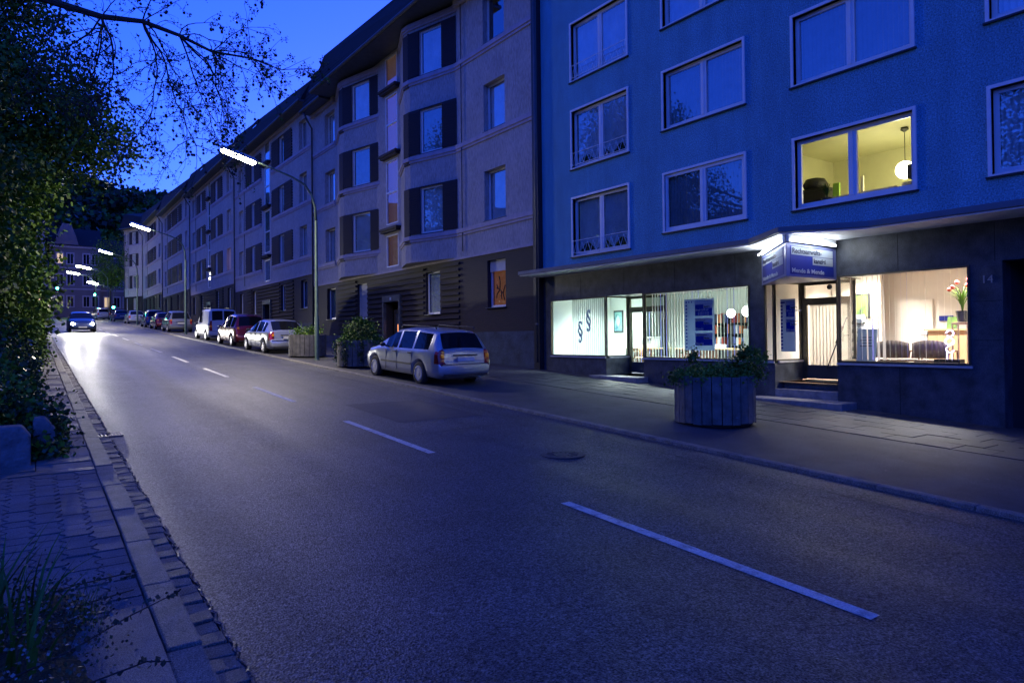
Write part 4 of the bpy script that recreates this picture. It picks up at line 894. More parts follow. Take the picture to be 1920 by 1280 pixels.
        if lab and bays:
            s_ = MB(); s_.fbox(fr, a+.02, c-.02, -.19, -.15, zc_-.42, zc_-.0); s_.build('half_shutter', shutter_m, W)
            s_ = MB(); uu = a+.35; P = lambda du_, z: (*FP(fr, uu+du_, -.23), za+z)
            for pts in ([(0, .25), (.1, .5), (.3, .65), (.5, .72)], [(.1, .5), (.0, .72), (-.05, .8)], [(.3, .65), (.28, .95), (.34, 1.15)], [(.3, .65), (.48, .5), (.52, .35)], [(.2, .58), (.22, .4), (.18, .3)], [(.4, .68), (.5, .85)]):
                s_.tube([P(*q) for q in pts], [.02]*len(pts), 5)
            s_.build('window_figure', black, W)
        if kd == 's':
            s_ = MB(); z = za+.08
            while z < zc_-.06: s_.fbox(fr, a+.05, c-.05, -.16, -.145, z, z+.045); z += .055
            s_.build('shutter_slats', shutter_m, W)
    # door
    if stair:
        dm = MB(); zd0 = G(stair[0])-.02; dm.fbox(fr, du[0]+.3, du[1]-.3, -.33, -.28, z0g, 3.1+off); Dn = dm.build('door', mat('door_dark', (.03, .025, .025), .4), H)
        g = MB(); g.fbox(fr, du[0]+.45, du[1]-.45, -.278, -.27, 1.9+off, 2.9+off); g.build('pane', glass, Dn)
        g = MB(); g.tube([(*FP(fr, du[0]+.38, -.24), 1.5+off), (*FP(fr, du[0]+.38, -.24), 2.6+off)], .02, 6); g.build('door_handle', chrome, Dn)
        s_ = MB()
        for (a, c, za, zc_) in ((du[0]-.16, du[0]+.0, z0g, 3.45+off), (du[1], du[1]+.16, z0g, 3.45+off), (du[0]-.16, du[1]+.16, 3.46+off, 3.75+off)): s_.fbox(fr, a, c, -.02, .12, za, zc_)
        s_.build('door_surround', stonebig, H)
        if bays:
            n_ = MB(); n_.fbox(fr, du[0]+.7, du[0]+.86, .125, .135, 3.52+off, 3.66+off); n_.build('number_plate', sign_w, H)
            n_ = MB(); n_.fbox(fr, du[0]+.52, du[0]+.82, -.262, -.258, 1.98+off, 2.4+off); n_.build('lit_glazing', mat('lit_glazing', (.4, .2, .1), .6, .9, 22, emit=.25, ec=(1, .35, .12), c2=(.02, .01, .01)), Dn)
    # bays
    if bays:
        for (ya, xa, ye, xe, yf, xf, yl) in ((23.36, Xa, 26.02, 13.1, 26.5, 13.08, 28.3), (30.48, Xa-.1, 33.5, 13.1, 34.0, 13.08, 36.2)):
            pa, pe, pf, pl_ = (13.88, ya), (xe, ye), (xf, yf), (13.76, yl)
            b = MB()
            l1 = math.hypot(pe[0]-pa[0], pe[1]-pa[1]); f1 = (pa, ((pe[0]-pa[0])/l1, (pe[1]-pa[1])/l1))
            wz = [(za+off+.0, zc_+off+.05) for za, zc_ in fl]; w0, w1 = l1*.31, l1*.77
            b.wall(f1, 0, l1, zb, 15.0+off, [(w0, w1, a, c, .1) for a, c in wz])
            l2 = math.hypot(pf[0]-pe[0], pf[1]-pe[1]); f2 = (pe, ((pf[0]-pe[0])/l2, (pf[1]-pe[1])/l2)); b.wall(f2, 0, l2, zb, 15.0+off)
            l3 = math.hypot(pl_[0]-pf[0], pl_[1]-pf[1]); f3 = (pf, ((pl_[0]-pf[0])/l3, (pl_[1]-pf[1])/l3)); b.wall(f3, 0, l3, zb, 15.0+off)
            b.add([(*pa, zb), (*pe, zb), (*pf, zb), (*pl_, zb)], [(0, 1, 2, 3)])
            B = b.build('bay', mauve, H)
            for z in (6.03, 9.37, 12.65, 15.0):
                cm = MB()
                for (f_, l_) in ((f1, l1), (f2, l2), (f3, l3)): cm.fbox(f_, -.02, l_+.02, .002, .09, z+off-.16, z+off); cm.fbox(f_, -.01, l_+.01, .003, .05, z+off-.26, z+off-.162)
                cm.build('moulding', trim_m, B)
            pm = MB()
            for (a, c) in wz:
                for (s0, s1) in ((.04, w0-.02), (w1+.02, l1-.0)):
                    pm.fbox(f1, s0, s1, .002, .045, a+.02, c+.05); z = a+.08
                    while z < c: pm.fbox(f1, s0, s1, .046, .06, z, z+.05); z += .11
                pm.fbox(f1, w0-.018, w1+.018, .002, .045, c+.0, c+.05); pm.fbox(f2, .0, l2, .002, .05, a-.35, c+.05)
                z = a+.05
                while z < c: pm.fbox(f1, l1+.001, l1+.07, -.02, .05, z, z+.09); z += .18
            pm.build('brick_panel', brick_p, B)
            for k, (a, c) in enumerate(wz): window(H, f1, w0, w1, a, c, .06, 1, 0, .07, 'net' if k != 1 else 'dim', fmat=white)
    # eaves, gutter, roof
    def roofbit(ua, ub, n1, ze, s0, s1, nm='roof'):
        r = MB(); zr0, zr1 = 16.5+off+1.05*s0, 16.5+off+1.05*s1
        P0, P1 = FP(fr, ua, n1), FP(fr, ub, n1); Q0, Q1 = FP(fr, ua, n1-.75), FP(fr, ub, n1-.75); T0, T1 = FP(fr, ua, -6), FP(fr, ub, -6); S0, S1 = FP(fr, ua, -.0), FP(fr, ub, -.0); K0, K1 = FP(fr, ua, -11), FP(fr, ub, -11)
        r.quad((*P0, ze), (*P1, ze), (*Q1, zr1), (*Q0, zr0)); r.quad((*Q0, zr0), (*Q1, zr1), (*T1, zr1+1.2), (*T0, zr0+1.2)); r.quad((*T0, zr0+1.2), (*T1, zr1+1.2), (*K1, ze), (*K0, ze))
        for (p, q, t_, k_, zr) in ((P0, Q0, T0, K0, zr0), (P1, Q1, T1, K1, zr1)): r.add([(*p, ze), (*q, zr), (*t_, zr+1.2), (*k_, ze)], [(0, 1, 2, 3)])
        r.quad((*P0, ze-.02), (*P1, ze-.02), (*S1, ze-.02), (*S0, ze-.02))
        # tile courses
        for q in range(1, 8):
            f_ = q/8; a0 = Vector((*P0, ze)).lerp(Vector((*Q0, zr0)), f_); a1 = Vector((*P1, ze)).lerp(Vector((*Q1, zr1)), f_); r.tube([a0, a1], .025, 4, False)
        o = r.build(nm, tile, H)
        g = MB(); g.tube([(*FP(fr, ua, n1+.05), ze-.05), (*FP(fr, ub, n1+.05), ze-.05)], .085, 8); g.fbox(fr, ua, ub, .0, n1-.0, ze-.14, ze-.03); g.build('gutter', gutter_m, H, False)
        return o
    s_ = lambda u: u/L
    if bays:
        ua, ub = U(22.8), U(36.6)
        roofbit(0, ua, .7, 15.15+off, 0, s_(ua)); roofbit(ua, ub, 1.25, 15.25+off, s_(ua), s_(ub)); rf = roofbit(ub, L, .7, 15.15+off, s_(ub), 1)
    else: rf = roofbit(0, L, .7, 15.15+off, 0, 1)
    # dormer-like hoods, satellite dish
    if idx in (2, 3, 4):
        d = MB(); uu = L*.62; d.fbox(fr, uu-.9, uu+.9, -.6, .25, 15.5+off, 16.9+off); d.build('dormer', tile, H); d = MB(); d.fbox(fr, uu-.5, uu+.5, .252, .27, 15.75+off, 16.6+off); d.build('dormer_window', glass, H)
    # downpipe at the house's far edge and thin ones
    p = MB(); p.tube([(*FP(fr, L-.45, .72), 15.1+off), (*FP(fr, L-.4, .45), 14.6+off), (*FP(fr, L-.25, .12), 14.2+off), (*FP(fr, L-.25, .1), z0g+.3)], .055, 8); p.build('downpipe', gutter_m, H, True)
    for y in ([22.95] if bays else [blocks[-1][1]+.35] if blocks else []):
        p = MB(); p.tube([(*FP(fr, U(y), .06), 15+off), (*FP(fr, U(y), .06), zb+.2)], .02, 6); p.build('cable_pipe', darkmetal, H)
    return H
rowhouse(18.32, 39.95, 13.9, 13.66, 0, [(23.36, 28.1), (30.48, 36.1)], [(20.07, 21.45), (36.4, 37.9)], (28.65, 29.9), 'nearest pale terrace house with two brick panelled bays, beside the blue building', bays=True, idx=1)
rowhouse(39.95, 58.7, 13.66, 13.58, .80, [(43.75, 48.15), (50.85, 55.1)], [(41.0, 42.4), (56.1, 57.4)], (48.75, 50.1), 'second pale terrace house, behind the first tall street lamp pole', idx=2)
rowhouse(58.7, 77.5, 13.58, 13.5, 1.56, [(63.0, 67.5), (69.9, 74.0)], [(60.1, 61.5), (75.1, 76.4)], (67.9, 68.9), 'third pale terrace house with one warm lit window, behind the white van', idx=3)
rowhouse(77.5, 95.6, 13.5, 13.45, 2.33, [(82.4, 91.4)], [(79.3, 80.5), (92.7, 94.1)], None, 'fourth pale terrace house with wide paired window blocks', idx=4)
rowhouse(95.6, 114, 13.45, 13.4, 3.13, [(101.2, 108.7)], [(97.5, 99.1), (110, 111.4)], None, 'fifth pale terrace house, next to the turned corner house', idx=5)
ch_ = rowhouse(114, 119.2, 13.4, 11.45, 3.6, [(115.2, 117.6)], [(118.2, 118.9)], None, 'corner terrace house at the far end, turned towards the street', idx=6)
# pipe pair and dark joint between the blue building and the first house
b = MB(); b.box(13.75, 14.2, 18.0, 18.30, 0, 16.2); b.build('joint_wall', darkmetal, BB)
b = MB(); b.tube([(13.78, 18.12, 16.0), (13.78, 18.12, .9)], .06, 8); b.tube([(13.78, 18.12, 2.2), (13.78, 18.12, 2.1)], .075, 8); b.build('downpipe', gutter_m, BB, True)
# ---------------------------------------------------------------- street lamps
pole_m = mat('green_pole_paint', (.11, .17, .13), .5, .25, 6)
def lampglow(): return mat('street_lamp_tube', (1, 1, 1), .5, emit=9, ec=(1, .93, .72))
LG = lampglow()
def street_lamp(x, y, lab, tip=-3.35, grp='street lamps', energy=66, top=None):
    zg = G(y)-.16; t = thing('street_lamp', lab, 'street lamp', (x, y, zg), grp)
    b = MB(); b.lathe([(.085, 0), (.085, .5), (.08, 1.6), (.065, 1.65), (.05, 5.2)], (x, y, zg), 12, cap=False); b.lathe([(.1, 0), (.1, .03)], (x, y, zg), 12); b.build('pole', pole_m, t, True)
    P = [(x, y, zg+5.2), (x-.03, y, zg+5.7), (x-.16, y, zg+6.15), (x-.42, y, zg+6.5), (x-.9, y, zg+6.73), (x-1.6, y, zg+6.95), (x-2.15, y, zg+7.12)]
    b = MB(); b.tube(P, [.05, .048, .045, .042, .038, .034, .032], 8); b.build('arm', pole_m, t, True)
    c = Vector((x-2.12, y, zg+7.1)); e = Vector((x+tip, y, zg+7.46)); d = (e-c)
    b = MB(); b.tube([c, c+d*.1, c+d*.95, e], [.05, .11, .11, .05], 10); 
    hd = b.build('lamp_head', greyframe, t, True)
    b = MB(); k = d.normalized(); b.tube([c+d*.04+Vector((0, 0, -.05)), c+d*.10+Vector((0, 0, -.06)), c+d*.93+Vector((0, 0, -.06)), c+d*.98+Vector((0, 0, -.05))], [.05, .105, .105, .05], 10); b.build('tube', LG, hd, True)
    if energy: area('lamp_light', c+d*.5+Vector((0, 0, -.2)), 1.1, energy, (1, .88, .66), t, direction=(-.12, 0, -1), size_y=.2, spread=R(150))
    return t
street_lamp(8.67, 25.0, 'lit street lamp on the nearest tall green pole beside the plank planters')
street_lamp(8.67, 51.6, 'second lit street lamp along the kerb, its pole behind the white van')
street_lamp(8.67, 78.2, 'third lit street lamp along the kerb, in front of the dark hillside')
def hung(x, y, z, lab, L=1.5):
    t = thing('hanging_lamp', lab, 'street lamp', (x, y, z), 'distant street lamps')
    b = MB(); b.tube([(x+L/2, y, z-.1), (x+L/2-.1, y, z-.09), (x-L/2+.1, y, z+.17), (x-L/2, y, z+.18)], [.05, .12, .12, .05], 8); b.build('tube', LG, t, True)
    b = MB(); b.tube([(x+L/2, y, z-.1), (x+L/2+1.2, y, z-.4), (x+L/2+1.9, y, z-1.2), (x+L/2+2.0, y, G(y)-.2)], .05, 6); b.build('pole', pole_m, t, True)
    area('lamp_light', (x, y, z-.2), 1.2, 9, (1, .88, .66), t, size_y=.3)
hung(5.4, 104, 11.3, 'distant lit street lamp just beyond the third one', 1.6); hung(4.6, 112, 11.2, 'most distant lit street lamp, leftmost of them all', 1.5); hung(6.9, 112, 9.9, 'small low distant street lamp above the green traffic light', 1.3)
# ---------------------------------------------------------------- cars
tyre_m = rubber; rim_m = mat('alloy_rim', (.6, .6, .62), .35, metal=.5)
red_l = mat('tail_light_red', (.32, .01, .012), .2, coat=.5); amber = mat('tail_light_amber', (.6, .2, .01), .2, emit=.012); plate_m = mat('licence_plate', (.6, .6, .6), .4); plastic = mat('black_plastic', (.03, .03, .032), .5)
carglass = mat('car_glass', (.008, .009, .012), .05, spec=.22)
def interp(tab, x):
    if x <= tab[0][0]: return tab[0][1]
    for (a, va), (b_, vb) in zip(tab, tab[1:]):
        if x <= b_: return va+(vb-va)*(x-a)/(b_-a)
    return tab[-1][1]
def wheel(root, x, y, r, w_=.2, spokes=7):
    sgn = 1 if y > 0 else -1
    b = MB(); b.lathe([(r*.62, -w_*.3), (r*.62, -w_/2), (r*.9, -w_/2), (r, -w_*.32), (r, w_*.32), (r*.9, w_/2), (r*.62, w_/2), (r*.62, w_*.3)], (x, y, r), 26, 'y', cap=False); W = b.build('wheel', tyre_m, root, True)
    b = MB(); yo = y+sgn*(w_/2-.02); b.lathe([(r*.64, 0), (r*.64, .022*sgn), (r*.58, .03*sgn), (r*.56, .0)], (x, yo, r), 26, 'y', cap=False)
    b.lathe([(.001, .028*sgn), (r*.2, .026*sgn), (r*.22, 0)], (x, yo, r), 14, 'y', cap=False)
    for k in range(spokes):
        a = 6.283*k/spokes; c = Vector((x+math.cos(a)*r*.38, yo+.01*sgn, r+math.sin(a)*r*.38)); b.obox(c, (math.cos(a)*r*.2, 0, math.sin(a)*r*.2), (-math.sin(a)*r*.075, 0, math.cos(a)*r*.075), (0, .012, 0))
    b.build('rim', rim_m, W, False); b = MB(); b.lathe([(.001, 0), (r*.58, 0)], (x, yo-.012*sgn, r), 20, 'y', cap=False); b.build('brake_disc', plastic, W)
def car(lab, grp, paint, L=4.45, W=.85, roof=None, belt=None, rw=(.12, .42), ws=(2.6, 3.35), glass_x=(.55, 2.95), pillars=(1.35, 2.2), wh=(.95, 3.55), r=.31, rack=False, tail=(.66, 1.0), lights=False, van=False, cat='car', tailw=.1, name='parked_car', rimsp=7, tcol=None, nt_=.74, tailx=.12):
    root = thing(name, lab, cat, (0, 0, 0), grp)
    xs = sorted({round(i*.055, 3) for i in range(int(L/.055)+1)} | {L} | set(x for x, _ in roof) | set(x for x, _ in belt) | set(glass_x) | {p-.04 for p in pillars} | {p+.04 for p in pillars})
    wt = [(0, W*.86), (.06, W*.93), (.3, W*.985), (.8, W), (L-1.0, W), (L-.5, W*.96), (L-.15, W*.84), (L, W*.66)]
    rings = []
    for x in xs:
        w_ = interp(wt, x); zr = interp(roof, x); zt = min(interp(belt, x), zr-.01); zl = .2+.06*(x < .15 or x > L-.15)
        ar = 0
        for xw in wh:
            d = abs(x-xw); R_ = r+.055
            if d < R_: ar = max(ar, r+math.sqrt(R_*R_-d*d))
        q = min(1, max(0, (zr-zt)/.45)); wr = w_*(.93+(nt_-.93)*q)
        z2 = max(zl+.05, ar); z3 = max(.42, ar+.012); z4 = max(.6, ar+.03); z5 = max(zt-.07, z4+.01) if zt > .7 else zt-.03
        z2, z3, z4 = min(z2, zt-.06), min(z3, zt-.05), min(z4, zt-.04)
        rings.append([(0, zl), (w_*.7, zl), (w_*.965, z2), (w_*.995, z3), (w_, z4), (w_*.985, max(z5, z4+.005)), (w_*.94, zt), (wr, zt+(zr-zt)*(.84 if q > .3 else .5)), (wr*.86, zr-.012), (wr*.45, zr+.012), (0, zr+.018)])
    nR = len(rings[0]); body = MB(); V = []
    for x, rg in zip(xs, rings):
        for s_ in (1, -1): V.append([(x, s_*y, z) for y, z in rg])
    sg, sg2, fg, bgk = MB(), MB(), MB(), MB(); tlm = [MB(), MB()]
    for i in range(len(xs)-1):
        xm = (xs[i]+xs[i+1])/2; tall = (rings[i][-1][1]-rings[i][6][1]) > .16 and (rings[i+1][-1][1]-rings[i+1][6][1]) > .16
        for s_ in (0, 1):
            A, B = V[2*i+s_], V[2*i+2+s_]
            for k in range(nR-1):
                q = (A[k], B[k], B[k+1], A[k+1]) if s_ == 0 else (A[k], A[k+1], B[k+1], B[k])
                tgt = body
                if k == 6 and glass_x[0] < xm < glass_x[1] and tall and not any(abs(xm-p) < .04 for p in pillars): tgt = sg if s_ == 0 else sg2
                if k in (8, 9) and ws[0] < xm < ws[1]: tgt = fg
                if k == 7 and ws[0]+.05 < xm < ws[1]-.02: tgt = fg
                if k in (8, 9) and rw[0] < xm < rw[1]: tgt = bgk
                if van and k in (8, 9) and rw[0] < xm < rw[1]: tgt = bgk
                zq = sum(p[2] for p in q)/4
                if tgt is body and ((k in (4, 5) and .02 < xm < .2) or (k in (6, 7) and .02 < xm < tailx)) and tail[0]-.08 < zq < tail[1]+.05: tgt = tlm[s_]
                tgt.quad(*q)
    for i, rev in ((0, False), (len(xs)-1, True)):
        for k in range(nR-1):
            a, b_ = V[2*i], V[2*i+1]; body.quad(a[k], a[k+1], b_[k+1], b_[k])
    bo = body.build('body', paint, root, True)
    def weld(o):
        import bmesh
        bm = bmesh.new(); bm.from_mesh(o.data); bmesh.ops.remove_doubles(bm, verts=bm.verts, dist=.0004); bmesh.ops.recalc_face_normals(bm, faces=bm.faces); bm.to_mesh(o.data); bm.free()
        for f in o.data.polygons: f.use_smooth = True
    weld(bo)
    for mb_, nm in ((sg, 'side_window'), (sg2, 'side_window'), (fg, 'windscreen'), (bgk, 'rear_window')):
        if mb_.f: o = mb_.build(nm, carglass, root, True); weld(o)
    for x in wh:
        for s_ in (-1, 1): wheel(root, x, s_*(W-.1), r, spokes=rimsp)
    # tail lights on the rear corners
    for tm in tlm:
        if not tm.f: continue
        T_ = tm.build('tail_light', tcol or red_l, root, True); ys_ = [v[1] for v in tm.v]; sg_ = 1 if sum(ys_) > 0 else -1
        b = MB(); b.obox((.03, sg_*W*.80, (tail[0]+tail[1])/2-.03), (.012, 0, 0), (0, .045, 0), (.01, 0, .05)); b.build('indicator', amber, T_)
    b = MB(); b.box(-.03, -.012, -.26, .26, .66, .77) if not van else b.box(-.03, -.012, -.26, .26, .62, .73); b.build('licence_plate', plate_m, root)
    b = MB(); b.box(-.02, .06, -W*.86, W*.86, .585, .60); b.box(-.03, .1, -W*.78, W*.78, .28, .34); b.build('bumper_trim', plastic, root, bevel=.006)
    b = MB(); b.box(.0, .03, -.36, .36, .80 if not van else .76, .835 if not van else .79); b.build('boot_handle', plastic, root)
    xm_ = glass_x[1]-.1
    for s_ in (-1, 1):
        b = MB(); b.ball((xm_, s_*(W+.09), .98), .085, 7, .75); b.tube([(xm_+.02, s_*W*.94, .94), (xm_, s_*(W+.06), .96)], .025, 6); b.build('mirror', plastic, root, True)
        for p in pillars:
            b = MB(); b.box(p+.05, p+.2, s_*(W*.985)-.012, s_*(W*.985)+.028, .80, .83); b.build('door_handle', plastic, root, bevel=.006)
        b = MB()
        for p in list(pillars)+[glass_x[1]-.12]: b.box(p-.004, p+.004, s_*W-.008, s_*W+.003, .3, .86)
        b.box(wh[0]+.42, wh[1]-.42, s_*W-.004, s_*W+.012, .5, .545); b.build('door_seam', plastic, root)
    b = MB(); b.tube([(-.02, -.45, .24), (.2, -.45, .25)], .03, 8); b.build('exhaust', chrome, root, True)
    if rack:
        b = MB(); zr = max(z for _, z in roof)
        for s_ in (-1, 1): b.tube([(.5, s_*W*.68, zr+.0), (.55, s_*W*.68, zr+.05), (2.3, s_*W*.68, zr+.06), (2.4, s_*W*.68, zr)], .016, 6)
        if rack == 2:
            for x in (.8, 1.3, 1.8): b.box(x-.02, x+.02, -W*.75, W*.75, zr+.07, zr+.1)
        b.build('roof_rail', plastic, root, True)
    # headlights and grille at the front
    for s_ in (-1, 1):
        zz = .62 if not van else .7; b = MB(); b.obox((L-.13, s_*W*.68, zz), (.05, 0, 0), (-.04*s_*1, .12, 0), (0, 0, .055))
        hl = b.build('headlight', headlit if lights else mat_head, root, bevel=.02)
        if lights:
            b = MB(); b.ball((L-.05, s_*W*.70, zz), .085, 8); b.build('bulb_glow', headlit, hl, True)
            l = bpy.data.lights.new('headlight_beam', 'SPOT'); l.energy = lights; l.color = (1, .96, .86); l.spot_size = R(75); l.spot_blend = .9; l.shadow_soft_size = .07
            lo = bpy.data.objects.new('headlight_beam', l); col.objects.link(lo); lo.parent = root; lo.location = (L+.06, s_*W*.7, zz); lo.rotation_euler = Vector((1, 0, -.055)).to_track_quat('-Z', 'Y').to_euler()
    b = MB(); b.box(L-.1, L-.015, -.38, .38, .42, .56); b.build('grille', plastic, root, bevel=.01)
    b = MB(); b.box(L-.02, L+.005, -.26, .26, .34, .44); b.build('licence_plate', plate_m, root)
    return root
mat_head = mat('headlight_glass', (.5, .5, .52), .1, coat=.6); headlit = mat('lit_headlight', (1, 1, 1), .4, emit=14, ec=(1, .97, .9))
def place(t, x, y, rz, dz=-.195):
    t.location = (x, y, G(y)+dz); s_ = math.atan(.045); t.rotation_mode = 'ZYX'
    # nose follows the slope
    up_ = 1 if math.sin(rz) > 0 else -1; t.rotation_mode = 'XYZ'; t.rotation_euler = (Matrix.Rotation(s_, 3, 'X') @ Matrix.Rotation(rz, 3, 'Z')).to_euler()
silver = mat('silver_paint', (.42, .45, .5), .28, .04, 3, metal=.55, coat=.6); redp = mat('dark_red_paint', (.2, .012, .015), .25, metal=.2, coat=.6); whitep = mat('white_car_paint', (.6, .62, .66), .35, coat=.4)
bluep = mat('dark_blue_paint', (.03, .05, .14), .28, metal=.4, coat=.5); greyp = mat('grey_paint', (.2, .21, .23), .3, metal=.5, coat=.5)
WR = [(0, .6), (.05, .66), (.08, .93), (.12, .98), (.40, 1.37), (.55, 1.42), (1.3, 1.465), (2.0, 1.47), (2.55, 1.41), (2.9, 1.24), (3.32, 1.0), (3.42, .965), (4.05, .84), (4.35, .70), (4.45, .5)]
WB = [(0, .57), (.05, .63), (.10, .90), (.5, .94), (2.6, .905), (3.32, .89), (3.45, .88), (4.05, .79), (4.35, .64), (4.45, .45)]
place(car('silver estate car parked nearest, beside the ivy planter', 'cars parked along the kerb', silver, 4.45, .85, WR, WB, rack=1, rimsp=14), 9.12, 15.1, R(92))
HR = [(0, .58), (.05, .64), (.12, .98), (.2, 1.02), (.75, 1.36), (.95, 1.42), (1.8, 1.45), (2.35, 1.38), (3.1, 1.0), (3.2, .96), (3.8, .84), (4.1, .68), (4.2, .5)]
HB = [(0, .55), (.05, .6), (.14, .94), (.5, .95), (2.3, .91), (3.1, .89), (3.2, .88), (3.8, .78), (4.1, .62), (4.2, .45)]
hatch = dict(L=4.2, W=.86, roof=HR, belt=HB, rw=(.2, .8), ws=(2.35, 3.1), glass_x=(.75, 2.75), pillars=(1.15, 1.95), wh=(.82, 3.4), tail=(.72, .98))
place(car('silver hatchback parked in front of the distant plank planter', 'cars parked along the kerb', silver, **hatch), 8.9, 29.1, R(91.5))
MR = [(0, .58), (.05, .64), (.1, .98), (.16, 1.04), (.5, 1.5), (.7, 1.58), (1.6, 1.62), (2.2, 1.55), (3.0, 1.1), (3.15, 1.04), (3.7, .9), (3.95, .7), (4.05, .5)]
MBt = [(0, .55), (.05, .6), (.12, .96), (.5, .98), (2.2, .95), (3.0, .94), (3.15, .93), (3.7, .8), (3.95, .62), (4.05, .45)]
mpv = dict(L=4.05, W=.85, roof=MR, belt=MBt, rw=(.16, .52), ws=(2.2, 3.0), glass_x=(.5, 2.7), pillars=(1.1, 1.9), wh=(.75, 3.3), tail=(.8, 1.15))
place(car('dark red compact people carrier parked between the silver hatchback and the white van', 'cars parked along the kerb', redp, **mpv), 8.95, 35.2, R(91))
VR = [(0, .55), (.04, .62), (.07, 1.0), (.1, 1.2), (.18, 1.74), (.3, 1.82), (1.6, 1.84), (2.3, 1.78), (3.0, 1.22), (3.1, 1.15), (3.65, 1.0), (3.92, .75), (4.0, .5)]
VB = [(0, .52), (.04, .6), (.07, .96), (.3, 1.05), (2.3, 1.04), (3.0, 1.04), (3.1, 1.03), (3.65, .9), (3.92, .68), (4.0, .45)]
vn = car('small white delivery van with a roof rack, parked ahead of the red car', 'cars parked along the kerb', whitep, 4.0, .84, VR, VB, rw=(.105, .175), ws=(2.3, 3.0), glass_x=(1.75, 2.75), pillars=(1.9,), wh=(.75, 3.4), tail=(.7, 1.1), rack=2, van=True, cat='van', name='parked_van', nt_=.88)
b = MB(); b.add([(.07, 0, 1.0), (.09, 0, 1.0)], []); b = MB(); b.obox((.115, 0, 1.35), (.004, 0, 0), (0, .035, 0), (.06, 0, .42)); b.build('rear_door_post', whitep, vn)
place(vn, 9.0, 41.7, R(90.5))
place(car('silver off-road style car parked beyond the gap after the white van', 'cars parked along the kerb', greyp, **mpv), 9.15, 56.3, R(90))
place(car('small dark red car farther up, ahead of the grey people carrier', 'cars parked along the kerb', redp, **hatch), 9.2, 63.2, R(90))
place(car('dark blue car farther up, ahead of the small dark red one', 'cars parked along the kerb', bluep, **mpv), 9.2, 69.5, R(90))
place(car('pale silver car near the foot of the third street lamp', 'cars parked along the kerb', silver, **hatch), 9.3, 84, R(91))
place(car('blue grey car parked near the corner house', 'cars parked along the kerb', bluep, **hatch), 9.0, 96, R(92))
place(car('distant silver car at the top of the street below the tree', 'cars parked along the kerb', silver, **mpv), 8.0, 108, R(100))
# the cars whose lamps light the road, at the spot where their headlights first show
place(car('dark car driving down the hill with both headlights on, the farther of the two', 'cars driving downhill', bluep, L=4.2, W=.86, roof=HR, belt=HB, rw=(.2, .8), ws=(2.35, 3.1), glass_x=(.75, 2.75), pillars=(1.15, 1.95), wh=(.82, 3.4), tail=(.72, .98), lights=420, name='oncoming_car'), 2.95, 62, R(-90))
# ---------------------------------------------------------------- planters
def plank_planter(x, y, zg, r, h, lab, grp):
    t = thing('plank_planter', lab, 'planter', (x, y, zg), grp)
    n = 26; b = MB()
    for k in range(n):
        a = 6.283*k/n; w_ = math.pi*r/n*.93; dz = random.uniform(-.012, .012); c = Vector((x+math.cos(a)*r, y+math.sin(a)*r, zg+.04+h/2+dz)); b.obox(c, (-math.sin(a)*w_, math.cos(a)*w_, 0), (math.cos(a)*.018, math.sin(a)*.018, 0), (0, 0, h/2))
    b.build('planks', wood_old, t, bevel=.004)
    b = MB(); b.lathe([(r*.93, .0), (r*.93, h-.06)], (x, y, zg), 26); b.build('earth_fill', soil, t)
    b = MB(); 
    for z in (.16, h-.1): 
        for k in range(n):
            a = 6.283*k/n; b.ball((x+math.cos(a)*(r+.022), y+math.sin(a)*(r+.022), zg+z), .009, 4)
    b.build('nails', chrome, t); return t
def leafcloud(ells, per, size, name, m_, parent=None, clump=.25, nclump=None, flat=0, shell=.55, stretch=1.0, org=None, seed=1, mats=None, zmin=None):
    g = np.random.default_rng(seed); C = []
    for (c, r_, n) in ells:
        c = np.array(c, float); r_ = np.array(r_, float) if hasattr(r_, '__len__') else np.array([r_]*3)
        d = g.normal(size=(n, 3)); d /= np.linalg.norm(d, axis=1)[:, None]; rad = g.uniform(shell, 1.05, n)**.7
        C.append(c+d*r_*rad[:, None])
    C = np.vstack(C); N = len(C)*per
    P = np.repeat(C, per, 0)+g.normal(size=(N, 3))*clump*g.uniform(.6, 1.3, (N, 1))
    if zmin is not None: P[:, 2] = np.maximum(P[:, 2], zmin+g.uniform(0, .1, N))
    a = g.normal(size=(N, 3)); a[:, 2] *= (1-flat); a /= np.linalg.norm(a, axis=1)[:, None]; q = g.normal(size=(N, 3)); q -= (q*a).sum(1)[:, None]*a; q /= np.linalg.norm(q, axis=1)[:, None]
    s_ = size*g.uniform(.6, 1.3, (N, 1)); A = a*s_*stretch; B = q*s_*.5
    V = np.stack([P-A*.5, P+B, P+A*.5, P-B], 1).reshape(-1, 3)
    o0 = np.array(org if org is not None else origin(parent)); V = V-o0
    me = bpy.data.meshes.new(name); me.vertices.add(4*N); me.vertices.foreach_set('co', V.astype(np.float32).ravel())
    me.loops.add(4*N); me.loops.foreach_set('vertex_index', np.arange(4*N, dtype=np.int32)); me.polygons.add(N); me.polygons.foreach_set('loop_start', np.arange(0, 4*N, 4, dtype=np.int32)); me.polygons.foreach_set('loop_total', np.full(N, 4, dtype=np.int32))
    ms = m_ if isinstance(m_, list) else [m_]
    for k in ms: me.materials.append(k)
    me.update(calc_edges=True)
    if len(ms) > 1: me.polygons.foreach_set('material_index', np.repeat(g.integers(0, len(ms), len(C)), per).astype(np.int32))
    o = bpy.data.objects.new(name, me); col.objects.link(o); o.parent = parent
    if org is not None: o.location = org
    return o
gp = plank_planter(9.88, 7.85, G(7.9)-.16, .67, .80, 'large round planter of upright planks on the pavement in front of the office', None)
z = G(7.9)-.16+.8
